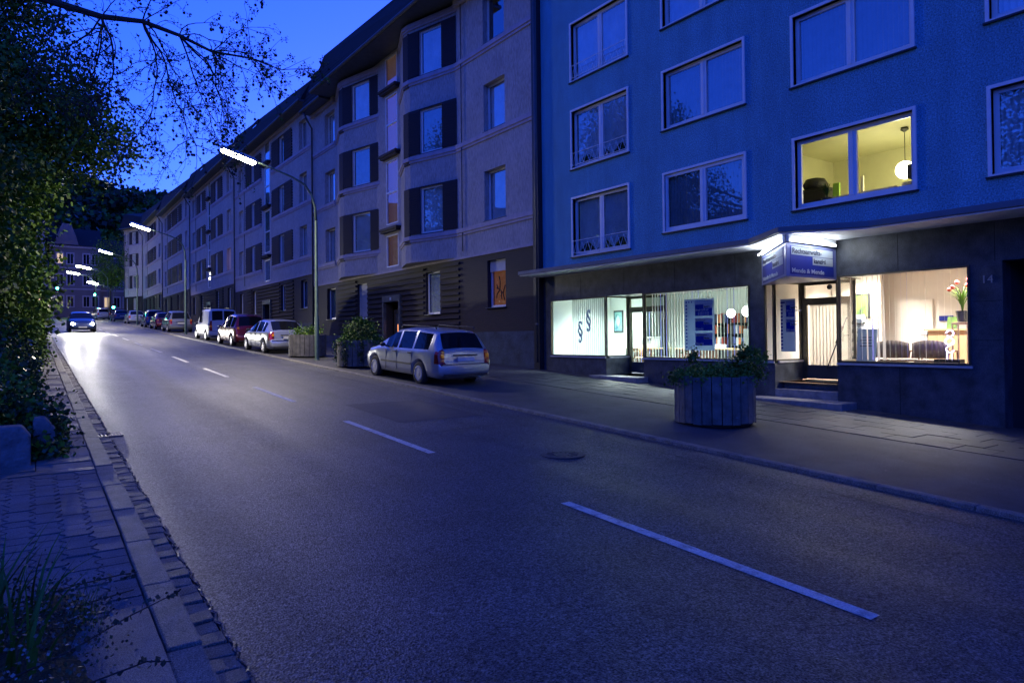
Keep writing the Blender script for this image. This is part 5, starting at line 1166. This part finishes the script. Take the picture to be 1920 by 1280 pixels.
leafcloud([((9.75, 7.95, z), (.62, .62, .12), 60), ((9.95, 7.6, z+.08), (.5, .4, .16), 50), ((9.6, 8.1, z+.03), (.45, .45, .1), 26), ((10.2, 7.35, z+.2), (.3, .3, .3), 34), ((9.5, 8.0, z+.25), (.05, .05, .22), 8), ((10.0, 7.3, z+.3), (.06, .06, .3), 10)], 34, .045, 'planting', [leaf2, leafmat('leaf_fresh', (.12, .22, .03))], gp, .06, seed=3)
p2 = plank_planter(8.95, 21.6, G(21.6)-.16, .72, .84, 'round plank planter with a bush and trailing ivy beside the nearest lamp pole', 'plank planters by the lamp pole')
z = G(21.6)-.16+.84
leafcloud([((8.95, 21.6, z+.32), (.5, .5, .38), 80), ((8.9, 21.5, z), (.75, .75, .14), 70)], 30, .06, 'bush', [leaf1, leaf2], p2, .1, seed=4)
ivy = [((8.95+.76*math.cos(a), 21.6+.76*math.sin(a), z-.35), (.07, .07, .4), 22) for a in (-2.6, -1.9, -.6, -.3, 0, .3, 1, 2.6)]
leafcloud(ivy, 12, .05, 'ivy', leaf3, p2, .05, seed=5)
p3 = plank_planter(8.95, 26.9, G(26.9)-.16, .7, .84, 'round plank planter with a small shrub behind the nearest lamp pole', 'plank planters by the lamp pole')
leafcloud([((8.95, 26.9, G(26.9)+.80), (.5, .5, .2), 45)], 30, .06, 'bush', [leaf1, leaf2], p3, .1, seed=6)
b = MB(); b.prism([(8.35, 18.9), (9.2, 18.95), (9.2, 19.5), (8.3, 19.4)], G(19)-.158, G(19)-.07); b.location = 0
single(b, 'concrete_slab', concrete, 'low concrete slab lying on the pavement between the ivy planter and the silver estate', 'slab', (8.8, 19.2, G(19)-.16), bevel=.01)
# ---------------------------------------------------------------- greenery on the left
bank = MB(); ysb = [-12+4*k for k in range(40)]
def bz(x, y): 
    d = -.62-x; return G(y)-.06+ (0 if d < 0 else .35*min(d, 1)+ .42*max(0, d-1)+.25*math.sin(y*.7+x)*min(1, d*.3))
xsb = [-.62, -1.0, -1.6, -2.5, -4, -6, -9, -13, -18, -30]
for i in range(len(ysb)-1):
    if ysb[i] < 8.0: continue
    for j in range(len(xsb)-1):
        P = [(xsb[j], ysb[i]), (xsb[j], ysb[i+1]), (xsb[j+1], ysb[i+1]), (xsb[j+1], ysb[i])]; bank.quad(*[(x, y, bz(x, y)) for x, y in P])
single(bank, 'embankment', soil, 'dark planted bank rising left of the pavement', None, (0, 0, 0), kind='structure')
def tree(name, lab, base, trunk, limbs, ells, per, size, ms, cl, seed, grp=None, shell=.3):
    t = thing(name, lab, 'tree', base, grp)
    b = MB(); b.tube(trunk[0], trunk[1], 9)
    for p, r_ in limbs: b.tube(p, r_, 6)
    b.build('trunk', bark, t, True)
    leafcloud(ells, per, size, 'crown', ms, t, cl, seed=seed, shell=shell); return t
def limbs_to(o, ells, n, r0, seed):
    g = random.Random(seed); out = []
    for k in range(n):
        c, r_, _ = g.choice(ells); r_ = r_ if hasattr(r_, '__len__') else (r_,)*3
        e = Vector(c)+Vector([g.uniform(-.9, .9)*q for q in r_]); s_ = Vector(o)+Vector((0, 0, g.uniform(-1.2, 1.5))); m1 = s_.lerp(e, .35)+Vector((g.uniform(-.4, .4), g.uniform(-.4, .4), g.uniform(.1, .7))); m2 = s_.lerp(e, .7)+Vector((g.uniform(-.3, .3), g.uniform(-.3, .3), g.uniform(0, .5)))
        out.append(([s_, m1, m2, e], [r0, r0*.6, r0*.35, r0*.12]))
        for q in range(2):
            e2 = e+Vector((g.uniform(-1, 1), g.uniform(-1, 1), g.uniform(-.7, .6))); out.append(([m2, m2.lerp(e2, .5)+Vector((0, 0, .15)), e2], [r0*.3, r0*.2, r0*.06]))
    return out
E1 = [((-2.3, 29.5, 12.2), (3.4, 4, 3.6), 300), ((-.6, 28.5, 9.6), (3.1, 3, 1.9), 300), ((1.2, 28, 8.6), (1.9, 2.2, 1.0), 90), ((-3.2, 27, 8), (2.5, 4, 3), 200), ((-.9, 30, 14.5), (1.4, 2, 2.4), 60)]
tree('leafy_tree', 'large dark leafy tree leaning over the pavement on the left', (-3.4, 29, bz(-3.4, 29)), ([(-3.4, 29, .9), (-3.2, 29, 3.5), (-2.9, 29.1, 6.5), (-2.5, 29.2, 10), (-2.2, 29.3, 14)], [.28, .24, .2, .14, .05]), limbs_to((-3, 29, 7), E1, 26, .09, 3), E1, 62, .12, [leaf1, leaf1, leaf2], .42, 11)
E2 = [((-1.9, 18, 4.4), (1.7, 3.0, 2.6), 190), ((-2.2, 17, 7.4), (1.6, 3, 2.4), 150), ((-2.4, 14, 6), (1.4, 2.4, 3), 130)]
tree('hedge_tree', 'dense dark bushy tree nearest on the left, above the ivy', (-2.5, 17, bz(-2.5, 17)), ([(-2.5, 17, .9), (-2.4, 17, 4), (-2.3, 17, 7)], [.16, .12, .05]), limbs_to((-2.4, 17, 4), E2, 14, .05, 5), E2, 70, .10, [leaf1, leaf1, leaf2], .3, 12)
E3 = [((-1.5, 24, 3.2), (1.7, 3.4, 2.4), 210), ((-1.3, 31, 4.3), (1.9, 4, 2.9), 240), ((-1.4, 27, 6.4), (2.0, 4, 1.6), 120)]
tree('hedge_tree', 'broad dark hedge tree in the middle of the left side', (-2.2, 27, bz(-2.2, 27)), ([(-2.2, 27, 1), (-2, 27, 4), (-1.9, 27, 6.5)], [.16, .12, .05]), limbs_to((-2, 27, 4), E3, 14, .05, 6), E3, 60, .135, [leaf1, leaf2], .34, 13)
E4 = [((-1.6, 42, 4.6), (1.9, 5, 2.8), 200), ((-2.2, 52, 6.0), (2.2, 6, 3.6), 200), ((-1.9, 44, 8.2), (2.3, 5, 1.8), 100)]
tree('hedge_tree', 'farther dark hedge tree beside the narrow end of the pavement', (-2.6, 46, bz(-2.6, 46)), ([(-2.6, 46, 1.8), (-2.4, 46, 5), (-2.3, 46, 8)], [.18, .14, .05]), limbs_to((-2.4, 46, 5), E4, 14, .05, 7), E4, 60, .16, [leaf1, leaf1, leaf2], .45, 14)
E5 = [((-4.5, 66, 9), (4, 7, 5), 200), ((-5, 80, 9), (4.5, 8, 5), 160)]
tree('leafy_tree', 'distant dark tree behind the hedge on the left', (-5, 70, bz(-5, 70)), ([(-5, 70, 3), (-5, 70, 12)], [.3, .08]), limbs_to((-5, 70, 7), E5, 12, .08, 8), E5, 60, .2, [leaf1], .7, 15)
E6 = [((-6.5, 20, 9.5), (3, 5, 4.5), 240), ((-7, 33, 12), (4, 5, 5), 240), ((-6, 12, 9), (3, 4, 4), 160)]
tree('leafy_tree', 'tall dark tree standing on the bank at the left edge of the photo', (-7, 24, bz(-7, 24)), ([(-7, 24, 2.5), (-6.8, 24, 8), (-6.5, 24, 14)], [.3, .22, .06]), limbs_to((-6.8, 24, 8), E6, 20, .09, 9), E6, 50, .16, [leaf1, leaf2], .45, 16)
# ivy and bedding plants over the wall blocks
shrub = thing('ivy_shrub', 'glossy ivy and shrubs spilling over the stone blocks onto the pavement', 'shrub', (-.9, 12, G(12)-.1), None)
leafcloud([((-.75, 11.2, G(11)+.45), (.95, 1.5, .5), 170), ((-.05, 11.0, G(11)+.15), (.38, 1.0, .28), 110), ((-1.5, 14, G(14)+.9), (1.5, 2.5, .8), 170), ((-.45, 15.5, G(15)+.3), (.55, 2.5, .5), 110), ((-.3, 20, G(20)+.35), (.5, 3.5, .6), 110), ((.12, 10.2, G(10)+.0), (.25, .45, .16), 60)], 34, .062, 'foliage', [leaf3, leaf3, leaf2], shrub, .1, seed=20)
leafcloud([((-.25, 26, G(26)+.5), (.5, 4, .9), 130), ((-.2, 36, G(36)+.6), (.55, 6, 1.1), 150)], 40, .09, 'foliage', [leaf1, leaf2], shrub, .16, seed=21)
b = MB()
for k in range(90):
    x, y = random.uniform(-1.4, -.35), random.uniform(12.2, 14.6); z0 = G(y)+.1; h = random.uniform(.5, 1.0); a = random.uniform(0, 6.28); P = [Vector((x+math.cos(a)*.22*q*q, y+math.sin(a)*.22*q*q, z0+h*q)) for q in (0, .35, .7, 1)]; s_ = Vector((-math.sin(a), math.cos(a), 0))*.012
    for i in range(3): b.quad(P[i]-s_*(1-i*.3), P[i]+s_*(1-i*.3), P[i+1]+s_*(.7-i*.3), P[i+1]-s_*(.7-i*.3))
b.build('blades', leaf2, shrub)
# old stone blocks under the ivy
mossy = mat('mossy_stone', (.16, .17, .18), .85, .5, 5, 1, 25)
def sblock(x0, x1, y0, y1, z0, z1, top, lab):
    b = MB(); c = (x0+x1)/2; P = [(x0, z0), (x1, z0), (x1, z1-top), (x1-top*.7, z1), (x0, z1)]
    n = len(P); V = [(x, y0, z) for x, z in P]+[(x, y1, z) for x, z in P]
    b.add(V, [tuple(range(n)), tuple(range(2*n-1, n-1, -1))]+[(i, n+i, n+(i+1) % n, (i+1) % n) for i in range(n)])
    single(b, 'stone_block', mossy, lab, 'stone block', (c, y0, z0), 'old stone blocks', bevel=.025)
sblock(-.38, -.02, 9.45, 9.75, G(9.5)-.1, G(9.5)+.38, .12, 'pale weathered stone block standing at the pavement edge, below the ivy')
sblock(.0, .22, 9.9, 10.2, G(10)-.1, G(10)+.40, .14, 'dark mossy stone block half covered by ivy, right of the pale block')
sblock(-.9, -.41, 9.4, 9.7, G(9.5)-.1, G(9.5)+.36, .02, 'brown stone block cut by the left edge of the photo')
# foreground mound with moss, grass blades, twigs
mound = MB(); n = 22
for i in range(n):
    for j in range(n):
        P = []
        for (a, c) in ((i, j), (i+1, j), (i+1, j+1), (i, j+1)):
            x = -2.4+2.72*a/n; y = 2.6+2.55*c/n; e = min(1, (.30-x)*3.0+.15*math.sin(y*7), (5.12-y)*3+.2*math.sin(x*9)); P.append((x, y, G(y)-.09+max(0, e)*.17+.035*math.sin(x*23+y*13)*max(0, e)))
        mound.quad(*P)
pm_ = single(mound, 'planting_bed', mat('moss', (.10, .085, .03), .95, .8, 14, 1, 60, c2=(.03, .035, .012)), 'mossy raised bed at the bottom left corner', 'bed', (-1, 4, .1), smooth=True)
leafcloud([((-.6, 4.1, .33), (.95, .95, .09), 230), ((.1, 4.4, .25), (.22, .7, .06), 50)], 16, .018, 'leaf_litter', [leafmat('litter_brown', (.11, .075, .05)), leafmat('litter_green', (.05, .07, .03)), leafmat('litter_pale', (.2, .19, .17))], pm_, .09, flat=.5, seed=30, org=None)
gr = thing('grass_clump', 'tall dark blade-leaved plant in the mossy bed at the bottom left', 'plant', (-.25, 4.2, .3))
b = MB(); lean = [(.05, .95), (.12, .8), (-.3, .7), (.22, .72), (-.1, .6), (.3, .5), (-.45, .5)]
for k in range(95):
    x, y = random.uniform(-.6, .06), random.uniform(3.75, 4.75); h = random.uniform(.22, .62); lx, ly = random.uniform(-.06, .3), random.uniform(-.2, .25); w_ = random.uniform(.008, .019)
    P = [Vector((x+lx*q*q, y+ly*q*q, .26+h*(q-.12*q*q))) for q in (0, .25, .5, .75, 1)]; s_ = Vector((math.cos(k), math.sin(k), 0))*w_
    for i in range(4): b.quad(P[i]-s_*(1-i*.24), P[i]+s_*(1-i*.24), P[i+1]+s_*(.76-i*.24), P[i+1]-s_*(.76-i*.24))
b.build('blades', leafmat('blade_green', (.05, .13, .015)), gr)
g2 = thing('grass_tuft', 'small bright grass tuft growing at the edge of the mossy bed', 'grass', (.24, 4.55, .17)); b = MB()
for k in range(60):
    x, y = .24+random.gauss(0, .035), 4.55+random.gauss(0, .06); h = random.uniform(.1, .26); lx, ly = random.uniform(-.08, .1), random.uniform(-.06, .1); P = [Vector((x+lx*q*q, y+ly*q*q, .14+h*q)) for q in (0, .5, 1)]; s_ = Vector((math.cos(k), math.sin(k), 0))*.0035
    for i in range(2): b.quad(P[i]-s_*(1-i*.45), P[i]+s_*(1-i*.45), P[i+1]+s_*(.55-i*.45), P[i+1]-s_*(.55-i*.45))
b.build('blades', leafmat('tuft_green', (.12, .19, .03)), g2)
tw = [('long bare twig with small leaves arching over the concrete patch', [(-.2, 3.6, .3), (.15, 3.9, .28), (.42, 4.22, .27), (.66, 4.5, .24), (.74, 4.62, .23)]), ('thin leafy twig lying lowest across the concrete patch', [(-.1, 3.5, .3), (.2, 3.62, .22), (.45, 3.75, .2), (.55, 3.7, .19)]), ('upper leafy twig lying over the last pavers', [(-.1, 4.6, .33), (.2, 4.85, .3), (.45, 5.0, .27), (.56, 5.1, .24)]), ('straight leafy twig between the other twigs', [(-.1, 4.2, .34), (.2, 4.5, .29), (.5, 4.75, .24)])]
for k, (lb, P) in enumerate(tw):
    t = thing('twig', lb, 'twig', P[0], 'twigs from the mossy bed'); Q = [Vector(p) for p in P]; b = MB(); b.tube(Q, [.005, .0045, .004, .003, .002][:len(Q)], 5); b.build('stem', bark, t)
    els = []
    for i in range(len(Q)-1):
        for j in range(4): els.append((Q[i].lerp(Q[i+1], j/4), .012, 1))
    leafcloud(els, 3, .03, 'leaves', leafmat('twig_leaf', (.07, .075, .04)), t, .014, seed=40+k)
# overhanging plane tree branch with seed balls
PT = thing('plane_tree', 'plane tree with bare budding twigs and hanging seed balls at the top left', 'tree', (-4.2, 11.2, bz(-4.2, 11.2)))
fh = Vector((math.sin(YAW), math.cos(YAW), 0)); rh = Vector((math.cos(YAW), -math.sin(YAW), 0))
W_ = lambda a, h, F: fh*F+rh*a+Vector((0, 0, h))
b = MB(); b.tube([(-4.2, 11.2, 1.5), (-4.1, 11.2, 4), (-3.8, 11.2, 6), (-3.6, 11.3, 9), (-3.5, 11.3, 13)], [.32, .26, .22, .17, .08], 10); b.build('trunk', bark, PT, True)
g = random.Random(5); br = MB(); tips = []
main = [W_(-9.3, 6.4, 9.2), W_(-8, 7.1, 9.6), W_(-6.6, 6.72, 10), W_(-6.0, 6.53, 10), W_(-5.45, 6.50, 10.1), W_(-4.95, 6.33, 10.2), W_(-4.5, 6.12, 10.3), W_(-4.0, 6.1, 10.5), W_(-3.55, 5.95, 10.6)]
br.tube(main, [.11, .085, .055, .045, .036, .028, .02, .014, .007], 8)
def grow(p, d, L, r_, lv):
    k = max(4, int(L/.11)); P = [p]; dd = d.normalized(); 
    for i in range(k):
        dd = (dd+Vector((g.gauss(0, .16), g.gauss(0, .16), g.gauss(-.05, .14)))).normalized(); P.append(P[-1]+dd*L/k)
    rs = [r_*(1-.75*i/k) for i in range(k+1)]; br.tube(P, rs, 5 if lv < 2 else 4, False)
    if lv < 3:
        for i in range(1, k+1):
            if g.random() < (.8 if lv < 1 else .62 if lv < 2 else .42):
                sd = Vector((g.gauss(0, 1), g.gauss(0, 1), g.gauss(-.15, .8))); grow(P[i], dd*.7+sd*.55, L*g.uniform(.3, .5), r_*.5, lv+1)
    if lv >= 1: tips.extend(P[1:])
D_ = lambda a, h, f_=0: (rh*a+Vector((0, 0, h))+fh*f_)
for (i, d, L, r_) in ((3, D_(.25, -1, .2), 1.5, .016), (3, D_(.55, -1, -.3), 2.1, .018), (4, D_(.6, -1), 1.9, .016), (4, D_(.5, .9), .9, .012), (5, D_(.35, -1, .4), 1.6, .014), (5, D_(.8, -.8, -.3), 1.5, .013), (6, D_(.9, -.4), .9, .011), (6, D_(.5, .8, .2), .9, .01), (7, D_(.8, -.2), .7, .009), (7, D_(.4, .9), .8, .008), (8, D_(1, .1), .6, .007), (2, D_(-.2, -1), 1.1, .013), (3, D_(-.3, -.9, .4), 1.2, .012), (6, D_(.2, -1, -.2), 1.1, .012), (7, D_(.5, -.6, .3), .7, .01), (5, D_(.2, .8), .7, .01), (4, D_(.3, -1, .5), 1.9, .015), (5, D_(.55, -1, .1), 1.8, .013), (6, D_(.6, -.8, .5), 1.0, .011), (7, D_(.7, -.4, -.4), .8, .01), (8, D_(.7, -.1), .6, .007), (8, D_(.8, .6), .5, .006), (4, D_(.9, -.7, .3), 1.6, .012), (3, D_(.1, -1, -.5), 1.8, .014), (6, D_(1, .25), 1.2, .01), (5, D_(1, .45, .2), 1.1, .01), (4, D_(.9, .7), .9, .009), (2, D_(.1, 1), .7, .01), (3, D_(.6, .8), .7, .01)):
    grow(main[i], d, L, r_, 0)
br.build('branches', bark, PT)
leafcloud([(p, .012, 1) for p in tips[::2]], 2, .026, 'buds', leaf1, PT, .014, seed=50)
sbm = MB()
for p in g.sample(tips, min(len(tips), 420)):
    q = p-Vector((0, 0, g.uniform(.03, .09))); sbm.tube([p, q], .0016, 3, False); sbm.ball(q-Vector((0, 0, .014)), .021, 6)
tag(sbm.build('seed_balls', bark, PT, True), kind='stuff')
# ---------------------------------------------------------------- hill and far end of the street
hill = MB(); nx, ny = 70, 26
def hz(x, y):
    q = min(1, max(0, (y-190)/330)); s_ = q*q*(3-2*q); return G(138)-.5+s_*(84+7*math.sin(x*.021+1)-.09*(x+10)+4*math.sin(x*.07+y*.03)+2*math.sin(x*.19+y*.11))
for i in range(nx):
    for j in range(ny):
        P = [(-520+i*18, 180+j*24), (-502+i*18, 180+j*24), (-502+i*18, 204+j*24), (-520+i*18, 204+j*24)]; hill.quad(*[(x, y, hz(x, y)) for x, y in P])
single(hill, 'hill', mat('forest_floor', (.02, .03, .015), .95, .5, .05, 1, .3), 'dark wooded hill behind the end of the street', None, (0, 0, 0), kind='structure')
gg = np.random.default_rng(9); els = []
for k in range(1500):
    x, y = gg.uniform(-120, 130), gg.uniform(230, 560); els.append(((x, y, hz(x, y)+4), (4.5, 4.5, gg.uniform(4, 7)), 5))
fo = leafcloud(els, 12, 2.6, 'wooded_hillside', [leaf1, leafmat('forest_leaf', (.02, .04, .02))], None, 1.4, seed=60)
tag(fo, 'mass of dark trees covering the hillside', None, None, 'stuff')
far_w = mat('far_plaster', (.22, .2, .24), .8, .12, .5); far_b = mat('far_sandstone', (.17, .14, .16), .8, .15, .5)
def far_house(lab, x0, x1, y, zt, m_, rows_, cols_, gable=None, ww=.9, wh_=1.7, depth=12, lit=(), arch=None, extra=None):
    zg = G(138)-.5; t = thing('far_house', lab, 'house', ((x0+x1)/2, y, zg), 'houses across the top of the street'); fr = ((x1, y), (-1, 0))  # u runs to -x, n towards the camera
    hs = []
    L = x1-x0
    for z in rows_:
        for c in cols_: hs.append((x1-c-ww/2, x1-c+ww/2, z, z+wh_, .15))
    b = MB(); fr = ((x0, y), (1, 0))
    # use mirrored frame with negative normals
    def bx_(u0, u1, n0, n1, z0, z1, B): B.box(x0+u0, x0+u1, y-n1, y-n0, z0, z1)
    hs = [(c-x0-ww/2, c-x0+ww/2, z, z+wh_, -.15) for z in rows_ for c in cols_]
    b.wall(fr, 0, L, zg, zt, hs); b.box(x0, x1, y+.5, y+depth, zg, zt)
    if gable: b.add([(gable[0], y, zt), (gable[1], y, zt), (gable[1]-.4, y, zt+gable[2]*.45), ((gable[0]+gable[1])/2+.6, y, zt+gable[2]), ((gable[0]+gable[1])/2-.6, y, zt+gable[2]), (gable[0]+.4, y, zt+gable[2]*.45)]+[(p[0], y+3, p[1]) for p in ((gable[0], zt), (gable[1], zt), (gable[1]-.4, zt+gable[2]*.45), ((gable[0]+gable[1])/2+.6, zt+gable[2]), ((gable[0]+gable[1])/2-.6, zt+gable[2]), (gable[0]+.4, zt+gable[2]*.45))], [(0, 1, 2, 3, 4, 5), (1, 7, 8, 2), (2, 8, 9, 3), (3, 9, 10, 4), (4, 10, 11, 5), (5, 11, 6, 0)])
    b.build('wall', m_, t)
    r_ = MB(); r_.add([(x0-.3, y-.4, zt+.01), (x1+.3, y-.4, zt+.01), (x1+.3, y+depth/2, zt+3.6), (x0-.3, y+depth/2, zt+3.6), (x0-.3, y+depth, zt+.01), (x1+.3, y+depth, zt+.01)], [(0, 1, 2, 3), (3, 2, 5, 4), (0, 3, 4), (1, 5, 2)]); r_.build('roof', tile, t)
    for i, (u0, u1, z0, z1, _) in enumerate(hs):
        w_ = MB(); f = .1
        for (a, c, e, h_) in ((u0-.12, u0+.06, z0-.1, z1+.15), (u1-.06, u1+.12, z0-.1, z1+.15), (u0+.06, u1-.06, z1-.05, z1+.15), (u0+.06, u1-.06, z0-.1, z0+.05)): bx_(a, c, -.12, .05, e, h_, w_)
        bx_((u0+u1)/2-.04, (u0+u1)/2+.04, -.12, -.03, z0+.05, z1-.05, w_)
        W = w_.build('window', trim_m, t); g_ = MB(); bx_(u0, u1, -.14, -.125, z0, z1, g_); g_.build('pane', (mat('far_lit', (.8, .6, .35), .6, emit=.06, ec=(1, .75, .4)) if i in lit else carglass), W)
    c_ = MB()
    for z in rows_[1:]: bx_(0, L, .002, .12, z-.75, z-.55, c_)
    bx_(0, L, .002, .25, zt-.3, zt-.02, c_); c_.build('moulding', trim_m, t); return t
zF = G(138)-.2
far_house('ornate sandstone house with a curved gable straight ahead at the end of the street', 2.2, 9.2, 131, zF+11.2, far_b, (zF+1.4, zF+4.9, zF+8.3), (3.6, 5.0, 7.2, 8.4), gable=(2.8, 6.2, 3.6), lit=(8,))
far_house('lower sandstone wing right of the gabled house, behind the street tree', 9.25, 17, 132, zF+9.8, far_b, (zF+1.4, zF+4.8), (10.2, 11.6, 13, 14.4, 15.8), lit=(0, 3))
fm = far_house('white modern building on dark pillars at the left end of the street', -9, 1.6, 128, zF+13, far_w, (zF+6, zF+9.2), (-7.5, -5, -2.5, -.3), ww=1.3, wh_=1.5)
b = MB(); b.box(-9.2, 1.9, 126.4, 127.99, zF+4.2, zF+5.4); b.build('overhang', far_w, fm)
b = MB(); b.box(-9, 1.6, 127.9, 127.99, zF-.3, zF+4.2); b.build('dark_ground_floor', black, fm)
for x in (-6, -2.5, 1): b = MB(); b.lathe([(.25, 0), (.25, 4.4)], (x, 126.8, zF), 10); b.build('pillar', far_b, fm)
kk = thing('lit_kiosk', 'small brightly lit shelter at the end of the left pavement', 'kiosk', (1.9, 121, zF-.4))
b = MB(); b.box(1.1, 2.7, 120.5, 122.2, zF+2.3, zF+2.5); b.build('roof', greyframe, kk)
b = MB(); b.box(1.2, 2.6, 122.0, 122.1, zF-.6, zF+2.29); b.box(1.2, 1.26, 120.6, 121.99, zF-.6, zF+2.29); b.build('wall', far_w, kk)
b = MB(); b.box(1.5, 1.95, 121.9, 121.98, zF+.2, zF+1.3); b.build('lit_poster', mat('lit_poster', (.9, .85, .75), .5, emit=.5, ec=(1, .85, .65)), kk)
b = MB(); b.box(.7, .85, 120, 120.1, zF+1.8, zF+3.3); single(b, 'lit_sign', mat('lit_shop_sign', (1, .8, .6), .5, emit=.35, ec=(1, .6, .35)), 'narrow warm lit shop sign above the kiosk', 'sign', (.77, 120, zF+1.8))
# traffic lights
def traffic(x, y, zb_, h, on, lab, horiz=False):
    t = thing('traffic_light', lab, 'traffic light', (x, y, zb_), 'traffic lights at the crossing')
    b = MB(); b.tube([(x, y+.12, zb_), (x, y+.12, zb_+h)], .05, 8); b.build('pole', darkmetal, t)
    b = MB(); b.box(x-.15, x+.15, y-.1, y+.1, zb_+h-.2, zb_+h+.75); hd = b.build('signal_head', black, t, bevel=.02)
    for i, c in enumerate(((0, .6, .3), (.3, .2, 0), (.3, .02, .02))):
        b = MB(); b.ball((x, y-.11, zb_+h-.05+i*.29), .11 if on != i else .16, 8); b.build('lens', mat('signal_green', (0, .9, .6), .4, emit=6, ec=(.05, 1, .62)) if on == i else mat('signal_off', tuple(q*.1 for q in c), .4), hd, True)
    if on == 0:
        l = bpy.data.lights.new('signal_glow', 'POINT'); l.energy = 1.5; l.color = (.05, 1, .6); lo = bpy.data.objects.new('signal_glow', l); col.objects.link(lo); lo.parent = t; lo.location = (0, -.5, h)
traffic(7.6, 119, G(119)-.2, 3.6, 0, 'green traffic light below the small distant street lamp'); traffic(-.5, 118, G(118)-.2, 1.4, 0, 'green traffic light at the far left by the hedge'); traffic(2.9, 117, G(117)-.2, 4.1, 1, 'dark unlit traffic light hanging left of the gabled house'); traffic(9.4, 112, G(112)-.2, 1.5, 1, 'dark low traffic light beside the street tree')
E7 = [((10.2, 121, zF+8), (3.4, 3, 3.6), 120), ((9.4, 121, zF+5.6), (2.4, 2, 1.6), 50)]
tree('street_tree', 'round young street tree in front of the sandstone wing', (9.7, 121, zF-.5), ([(9.7, 121, zF-.5), (9.75, 121, zF+3), (9.9, 121, zF+7)], [.16, .13, .05]), limbs_to((9.8, 121, zF+5), E7, 16, .06, 11), E7, 30, .22, [leaf1], .5, 70, shell=.2)
# hedge strip at the pavement's far end and low wall
